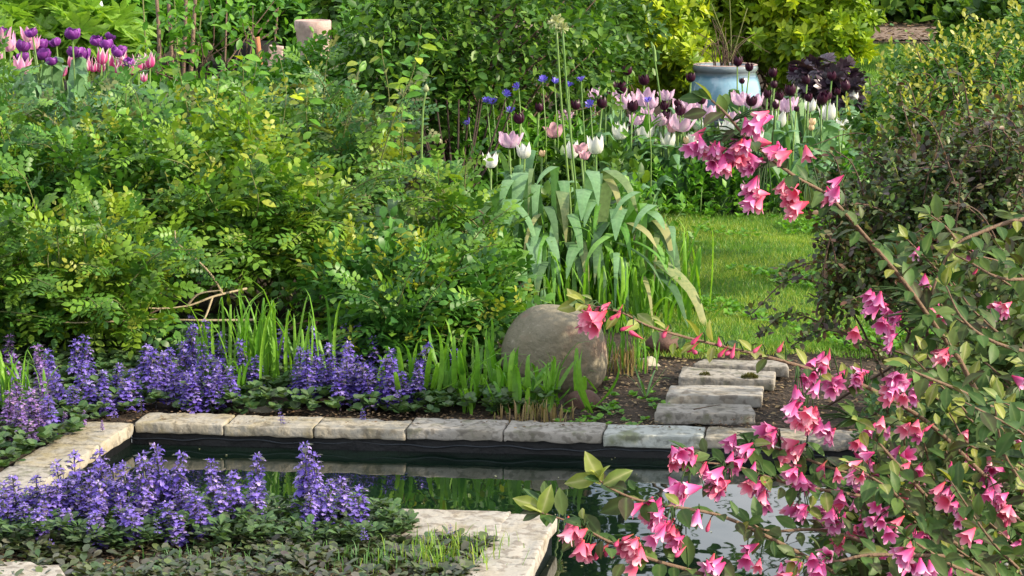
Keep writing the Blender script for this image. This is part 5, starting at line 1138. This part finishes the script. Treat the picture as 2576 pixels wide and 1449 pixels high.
pr_b = [(0, .03), (.25, .055), (.55, .11), (.80, .15), (.95, .09), (1.0, .01)]
bt = T([(r*math.cos(2*math.pi*j/6), y, r*math.sin(2*math.pi*j/6)) for y, r in pr_b for j in range(6)], [(i*6+j, i*6+(j+1) % 6, (i+1)*6+(j+1) % 6, (i+1)*6+j) for i in range(5) for j in range(6)], grad=[y for y, r in pr_b for j in range(6)])
BUD = mesh('bud', bt, M_bud)
WB = [
 ([(2640, 1400, 3.9), (2537, 1140, 4.0), (2513, 1074, 4.0), (2465, 1004, 4.0), (2418, 913, 4.0), (2406, 895, 4.0), (2341, 803, 3.95), (2276, 712, 3.9), (2222, 647, 3.85), (2142, 555, 3.8), (2080, 490, 3.75), (2010, 450, 3.7), (1940, 400, 3.65), (1880, 350, 3.62), (1830, 290, 3.6), (1790, 252, 3.6)], .006),
 ([(2480, 1200, 3.9), (2330, 1060, 3.8), (2183, 975, 3.7), (2129, 963, 3.68), (2048, 932, 3.62), (1957, 905, 3.58), (1871, 884, 3.55), (1716, 846, 3.5), (1624, 817, 3.45), (1560, 785, 3.42), (1470, 766, 3.4)], .0045),
 ([(2100, 1440, 3.6), (1950, 1360, 3.5), (1820, 1300, 3.45), (1700, 1275, 3.4), (1607, 1258, 3.35), (1539, 1230, 3.32), (1508, 1209, 3.3)], .004),
 ([(1950, 1500, 3.5), (1751, 1439, 3.4), (1639, 1407, 3.35), (1529, 1361, 3.3), (1448, 1319, 3.28), (1363, 1290, 3.25)], .004),
 ([(2700, 560, 4.1), (2576, 551, 4.05), (2464, 586, 4.0), (2402, 620, 3.98), (2357, 700, 3.96), (2330, 800, 3.95)], .005),
 ([(2402, 600, 3.97), (2378, 570, 3.95), (2340, 540, 3.93)], .003),
 ([(2340, 1260, 3.8), (2233, 1141, 3.7), (2190, 1090, 3.68), (2158, 1058, 3.66)], .004),
 ([(2420, 1380, 3.7), (2300, 1290, 3.55), (2233, 1227, 3.48), (2142, 1173, 3.42)], .004),
 ([(2560, 1060, 3.9), (2430, 990, 3.75), (2315, 942, 3.66), (2280, 925, 3.64)], .004),
 ([(2420, 1400, 3.5), (2196, 1396, 3.4), (2100, 1412, 3.38), (2000, 1400, 3.36)], .004),
 ([(2600, 1500, 3.5), (2410, 1429, 3.4), (2339, 1388, 3.35), (2280, 1350, 3.32)], .004),
 ([(2350, 1440, 3.7), (2100, 1340, 3.6), (1938, 1336, 3.5), (1884, 1312, 3.45)], .004),
 ([(2640, 900, 4.0), (2500, 860, 3.9), (2420, 800, 3.85), (2380, 720, 3.85)], .004),
 ([(2640, 1300, 3.7), (2560, 1200, 3.6), (2520, 1120, 3.6), (2500, 1000, 3.6)], .004),
 ([(2640, 700, 4.1), (2520, 700, 4.0), (2440, 660, 4.0), (2400, 640, 4.0)], .004),
 ([(2300, 1240, 3.8), (2100, 1180, 3.7), (1960, 1130, 3.65), (1885, 1120, 3.6)], .0035),
 ([(2180, 1250, 3.7), (1980, 1215, 3.6), (1860, 1175, 3.55), (1740, 1160, 3.5)], .0035)]
anchors = []; dirs = []
for pts, r in WB:
    w = catmull([P(*q) for q in pts], len(pts)*6)
    ob('branch', mesh('branch', tube(w-wb, r, r*.35, 6), M_wbark), W)
    tg = nrm(np.gradient(w, axis=0)); anchors.append(w); dirs.append(tg)
# random inner branches on the right side
for i in range(26):
    u1 = rng.uniform(2150, 2560); v1 = rng.uniform(1000, 1440); D1 = rng.uniform(3.4, 4.1)
    a = P(u1+rng.uniform(60, 260), v1+rng.uniform(80, 260), D1+.15); b = P(u1, v1, D1); w = catmull([a, a*.5+b*.5+rng.normal(size=3)*.02, b], 10)
    ob('branch', mesh('branch', tube(w-wb, .003, .0014, 5), M_wbark), W); anchors.append(w); dirs.append(nrm(np.gradient(w, axis=0)))
for i in range(14):
    u1 = rng.uniform(2230, 2576); v1 = rng.uniform(600, 1000); D1 = rng.uniform(3.8, 4.3)
    a = P(u1+rng.uniform(60, 200), v1+rng.uniform(60, 200), D1+.1); b = P(u1, v1, D1); w = catmull([a, a*.5+b*.5+rng.normal(size=3)*.02, b], 10)
    ob('branch', mesh('branch', tube(w-wb, .003, .0014, 5), M_wbark), W); anchors.append(w); dirs.append(nrm(np.gradient(w, axis=0)))
A_all = np.concatenate(anchors); D_all = np.concatenate(dirs)
# leaves in opposite pairs
Lc = []; Yv = []; Zv = []; sz = []; YG = []
for bi, (w, tg) in enumerate(zip(anchors, dirs)):
    seg = np.linalg.norm(np.diff(w, axis=0), axis=1); cum = np.concatenate([[0], np.cumsum(seg)]); L = cum[-1]; s0 = .02; k = 0
    thin = (bi == 1)
    while s0 < L:
        i = np.searchsorted(cum, s0)-1; i = max(0, min(i, len(w)-2)); p = w[i]+(w[i+1]-w[i])*((s0-cum[i])/max(seg[i], 1e-6)); d = tg[i]
        nleaf = 2 if rng.random() < .6 else 4
        for q in range(nleaf):
            sd = nrm(np.cross(d, np.array([0.2, -.4, 1.])+rng.normal(size=3)*.4))*(1 if q % 2 else -1)
            y = nrm(sd*1.0+d*.6+np.array([0, -.1, .12])+rng.normal(size=3)*.3); Lc.append(p+y*.006+(sd*rng.uniform(0, .03) if q > 1 else 0)); Yv.append(y); Zv.append(nrm(np.array([0, -.45, 1.])+rng.normal(size=3)*.35)); YG.append(1 if (bi == 1 and rng.random() < .6) or rng.random() < .06 else 0); sz.append((.029+.023*rng.random())*(.75 if thin else 1)*(1 if q < 2 else .75))
        s0 += (.036 if bi < 17 else .03)*(.8+.5*rng.random()); k += 1
    for q in range(3):
        y = nrm(tg[-1]+rng.normal(size=3)*.55); Lc.append(w[-1]); Yv.append(y); Zv.append(nrm(np.array([0, -.6, 1.])+rng.normal(size=3)*.4)); sz.append(.026+.016*rng.random()); YG.append(1 if rng.random() < .45 else 0)
Lc = np.array(Lc); Yv = np.array(Yv); Zv = np.array(Zv); sz = np.array(sz); n_ = len(Lc)
L_w = leaf_t(.5, ((.12, .5), (.35, .95), (.6, 1.0), (.85, .5)), fold=.16, curl=.28)
sel = np.array(YG) == 1
scatter(W, L_w, M_weig, frames(Yv[~sel], Zv[~sel])*sz[~sel][:, None, None], Lc[~sel], rng.random((~sel).sum()), np.ones((~sel).sum()), sz[~sel], 300, 'leaf', 'foliage')
scatter(W, L_w, M_weigy, frames(Yv[sel], Zv[sel])*sz[sel][:, None, None], Lc[sel], rng.random(sel.sum()), np.ones(sel.sum()), sz[sel], 90, 'young_leaf', 'young_foliage')
for (u, v, D, dx, dz, s_l) in [(1498, 1188, 3.3, -.35, .9, .056), (1470, 1208, 3.3, -1, -.1, .05), (1545, 1205, 3.3, .9, .5, .05), (1370, 1270, 3.25, .3, .9, .05), (1335, 1268, 3.25, -.9, .4, .045), (1560, 1270, 3.33, -.9, -.3, .055), (1815, 262, 3.6, .2, -1, .042), (1745, 247, 3.6, -1, .1, .038), (1755, 285, 3.6, -1, -.1, .04), (1455, 762, 3.4, -.5, .8, .045), (1440, 770, 3.4, -1, -.1, .04)]:
    y = nrm(np.array([dx, -.15, dz])); M = frames(y[None], np.array([[.1, -.9, .35]]))[0]*s_l
    ob('leaf', mesh('leaf', L_w, M_weigy if v > 700 and s_l != .055 else M_weig), W, P(u, v, D)-y*s_l*.4-wb, M)
# flowers: (u, v, count, open, kind)
FC = [(1790, 385, 3, 0), (1762, 368, 2, 0), (1812, 408, 2, 0), (1858, 368, 3, 0), (1885, 415, 4, 0), (1860, 405, 2, 0), (1905, 320, 2, 0), (1920, 312, 1, 0), (1945, 375, 2, 0), (1965, 380, 1, 0), (2045, 388, 1, 1), (1893, 480, 3, 0), (1905, 510, 2, 0), (1980, 495, 3, 1), (2005, 525, 2, 1), (2088, 460, 1, 0), (2085, 498, 2, 0),
      (1490, 808, 3, 1), (1510, 800, 2, 1), (2065, 920, 2, 0), (2035, 965, 2, 0), (2100, 965, 3, 0), (2075, 985, 1, 0), (2170, 950, 2, 0), (1975, 1020, 2, 0), (2020, 1058, 2, 1), (2040, 1065, 2, 1), (2075, 1088, 2, 0), (1935, 1090, 3, 0), (1985, 1105, 1, 0),
      (2260, 965, 3, 0), (2240, 985, 2, 0), (2295, 1010, 3, 0), (2335, 985, 1, 0), (2260, 1020, 1, 0), (1862, 1135, 2, 0), (1845, 1160, 2, 0), (1720, 1150, 3, 0), (1705, 1175, 1, 0), (1985, 1162, 2, 1), (2025, 1172, 1, 1), (1715, 1240, 3, 0), (1700, 1222, 1, 0), (1790, 1195, 2, 0), (1810, 1225, 3, 0), (1900, 1215, 3, 0), (1925, 1240, 2, 0),
      (2175, 1175, 3, 0), (2195, 1205, 3, 0), (2170, 1230, 2, 0), (2290, 1180, 1, 1), (2310, 1200, 2, 0), (1645, 1300, 3, 0), (1660, 1325, 2, 0), (1635, 1275, 2, 0), (1740, 1300, 1, 0), (2000, 1280, 3, 0), (2080, 1290, 3, 0), (2095, 1315, 2, 0), (2100, 1270, 1, 1), (2150, 1350, 3, 0), (2175, 1325, 2, 0), (2000, 1215, 2, 0),
      (1450, 1350, 2, 1), (1465, 1380, 3, 1), (1690, 1350, 2, 0), (1590, 1360, 2, 1), (1600, 1395, 2, 1), (1790, 1425, 2, 0), (1860, 1370, 1, 0), (1895, 1400, 1, 0), (1995, 1440, 2, 0), (2060, 1435, 2, 0), (2460, 1160, 2, 0), (2490, 1185, 3, 0), (2530, 1185, 1, 1), (2500, 1210, 3, 0), (2485, 1240, 2, 0), (2515, 1250, 2, 0), (2525, 1290, 2, 1), (2390, 1250, 2, 0), (2440, 1088, 1, 1),
      (2320, 1370, 2, 0), (2290, 1350, 2, 0), (2270, 1395, 2, 0), (2340, 1400, 2, 0), (2440, 1430, 1, 0), (2360, 1440, 1, 0), (2200, 770, 2, 0), (2245, 800, 3, 0), (2230, 825, 2, 0), (2180, 790, 1, 0), (2355, 790, 2, 0), (2525, 775, 2, 0), (2510, 760, 1, 0), (2150, 855, 1, 0), (2380, 890, 2, 1), (2360, 870, 1, 0), (2310, 635, 1, 0), (2450, 650, 1, 0), (2330, 720, 1, 0), (2560, 960, 1, 0), (2540, 1010, 1, 0), (2185, 1130, 1, 0), (2420, 1300, 2, 0), (2220, 1280, 1, 0), (2130, 1250, 1, 0), (1900, 1440, 1, 0), (2540, 1380, 1, 0)]
BD = [(1568, 828), (1590, 838), (1555, 793), (1540, 800), (1745, 860), (1735, 880), (1748, 886), (1810, 866), (1812, 892), (1830, 888), (1842, 893), (1900, 882), (1670, 843), (1525, 1392), (1540, 1398), (1512, 1385), (1555, 1390), (1550, 1370), (1570, 1355), (1705, 1395), (1680, 1330), (2085, 900), (2000, 1180), (2480, 1300), (2530, 1320), (2060, 1180), (2450, 690), (2330, 1080), (1960, 880), (1990, 1130), (1780, 1330), (1500, 1400)]
twigs = []; fcount = 0
pd = np.stack(proj(A_all), -1)
def attach(u, v):
    d2 = np.abs(pd[:, 0]-u-25)+np.abs(pd[:, 1]-v+22); i = int(np.argmin(d2)); return i
def put_flower(u, v, kind, coral, c0):
    global fcount
    D = A_all[c0][1]-.03+rng.normal()*.02; Lf = .033+.007*rng.random(); 
    c = P(u, v, D); 
    y = nrm(np.array([-.65+rng.normal()*.5, -.65+rng.normal()*.5, -.65+rng.normal()*.4]))
    base = c-y*Lf*.55; M = frames(y[None], rng.normal(size=(1, 3)))[0]*Lf
    if kind == 'bud': ob('bud', BUD, W, base-wb, M*.72)
    else: ob('flower', FL[(2 if coral else 0)+(rng.random() < .4)], W, base-wb, M)
    a = A_all[c0]; dd = base-a
    if np.linalg.norm(dd) < .16: twigs.append(tube(catmull([a-wb, a*.5+base*.5-wb+np.array([0, 0, .008]), base-wb], 5), .0014, .0009, 4))
for (u, v, n, coral) in FC:
    c0 = attach(u, v)
    for i in range(n+(3 if n > 1 else 0)):
        put_flower(u+rng.normal()*13, v+rng.normal()*13, 'f', coral or rng.random() < .2, c0)
for (u, v) in BD: put_flower(u, v, 'bud', 0, attach(u, v))
for i in range(60):
    u = rng.uniform(2050, 2576); v = rng.uniform(1050, 1449); put_flower(u, v, 'f', rng.random() < .3, attach(u, v))
o = ob('twig', mesh('twig', join(twigs), M_weig), W); o['kind'] = 'stuff'
# deeper shaded foliage of the bush at the right
p, d = foliage(W, L_w, M_weig, lobes_from([(2450, 1250, 4.35, 200, 190, .25), (2480, 1000, 4.5, 170, 150, .25), (2520, 800, 4.6, 110, 130, .2), (2200, 1400, 4.0, 130, 60, .2), (2330, 1420, 3.9, 130, 70, .2)]), 420, 5, .07, 1.1, (.035, .055), parts=0, seed=31, bulk='inner_foliage', zmin=.1)
stems(W, p, wb, 30, .006, .002, M_wbark, 'inner_stem')

# ------------------------------------------------------------------ trees that close the garden, one added only for shade
def tree(name, label, x, y, h, cr, n, mat, size, trunk=.18, lob=8, seed=0, tm=L_small, zlow=.45, group=None):
    root = thing(name, (x, y, float(hz(x, y))), label, 'tree', group); r = np.random.default_rng(seed)
    ob('trunk', mesh('trunk', tube(catmull([(0, 0, 0), (.1, .1, h*.4), (-.1, 0, h*.8)], 10), trunk, trunk*.35, 10), M_bark), root)
    lobes = []; ts = []
    for i in range(lob):
        a = r.random()*6.28; rr = cr*(.25+.6*r.random()); z = h*(zlow+(1-zlow)*r.random()); c = np.array([x+math.cos(a)*rr, y+math.sin(a)*rr, z]); lobes.append((c, np.array([cr*.42, cr*.42, cr*.28])*(.7+.6*r.random())))
        ts.append(tube(catmull([(0, 0, h*(.25+.3*r.random())), (math.cos(a)*rr*.4, math.sin(a)*rr*.4, z*.8), c-np.array([x, y, 0])], 8), trunk*.3, trunk*.06, 5))
    for t in ts: ob('limb', mesh('limb', t, M_bark), root)
    global rng
    foliage(root, tm, mat, lobes, n, 6, .4, 1.2, size, parts=0, seed=seed, back=1, bulk='crown', inner=.8, lump=.3)
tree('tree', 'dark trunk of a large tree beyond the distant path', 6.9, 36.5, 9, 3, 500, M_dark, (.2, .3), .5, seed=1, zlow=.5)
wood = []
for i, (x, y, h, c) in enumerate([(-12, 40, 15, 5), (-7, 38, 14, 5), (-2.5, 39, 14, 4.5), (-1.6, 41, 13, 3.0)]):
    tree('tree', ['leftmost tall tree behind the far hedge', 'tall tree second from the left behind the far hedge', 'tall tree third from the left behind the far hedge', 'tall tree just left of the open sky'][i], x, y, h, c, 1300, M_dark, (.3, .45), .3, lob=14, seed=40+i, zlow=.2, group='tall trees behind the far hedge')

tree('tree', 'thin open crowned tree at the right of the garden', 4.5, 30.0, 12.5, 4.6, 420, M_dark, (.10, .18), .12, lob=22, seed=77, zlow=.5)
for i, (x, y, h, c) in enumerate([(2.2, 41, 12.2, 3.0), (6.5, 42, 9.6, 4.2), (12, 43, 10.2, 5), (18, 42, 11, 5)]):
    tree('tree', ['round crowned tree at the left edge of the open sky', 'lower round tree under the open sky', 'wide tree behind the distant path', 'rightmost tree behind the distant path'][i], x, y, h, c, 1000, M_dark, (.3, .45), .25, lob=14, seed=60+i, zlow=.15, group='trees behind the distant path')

tree('tree', 'unseen broad tree added right of the lawn to shade the distant grass', 11.6, 25.0, 8.5, 3.2, 900, M_dark, (.12, .2), .22, lob=14, seed=88, zlow=.3)  # added outside the view only to cast shade on the far lawn
litter('leaf_litter', [(2.5, 28.5), (10, 28.5), (10, 36), (2.5, 36)], 2500, (.05, .14), 'brown leaf litter strewn over and behind the distant path').location.z = .02
# specks drifting on the water
n_ = 90; xx = rng.uniform(-1.1, 1.6, n_*3); yy = rng.uniform(5.0, 7.0, n_*3); k = inside(POND, xx, yy); xx, yy = xx[k][:n_], yy[k][:n_]; n_ = len(xx)
Y_ = nrm(np.stack([rng.normal(size=n_), rng.normal(size=n_), np.zeros(n_)], -1)); sz = rng.uniform(.004, .011, n_)
ob('floating_debris', many('floating_debris', L_tiny, frames(Y_, np.tile([[0, 0, 1.]], (n_, 1)))*sz[:, None, None], np.stack([xx, yy, np.full(n_, WZ+.002)], -1), rng.random(n_), M_allium), kind='stuff', label='small pale petals and specks floating on the dark water', cat='debris')
litter('leaf_litter', gb([(300, 1068), (1900, 1088), (1900, 1060), (360, 1032)]), 420, (.006, .016), 'brown crumbs of leaf scattered on the back edging stones').location.z = .024
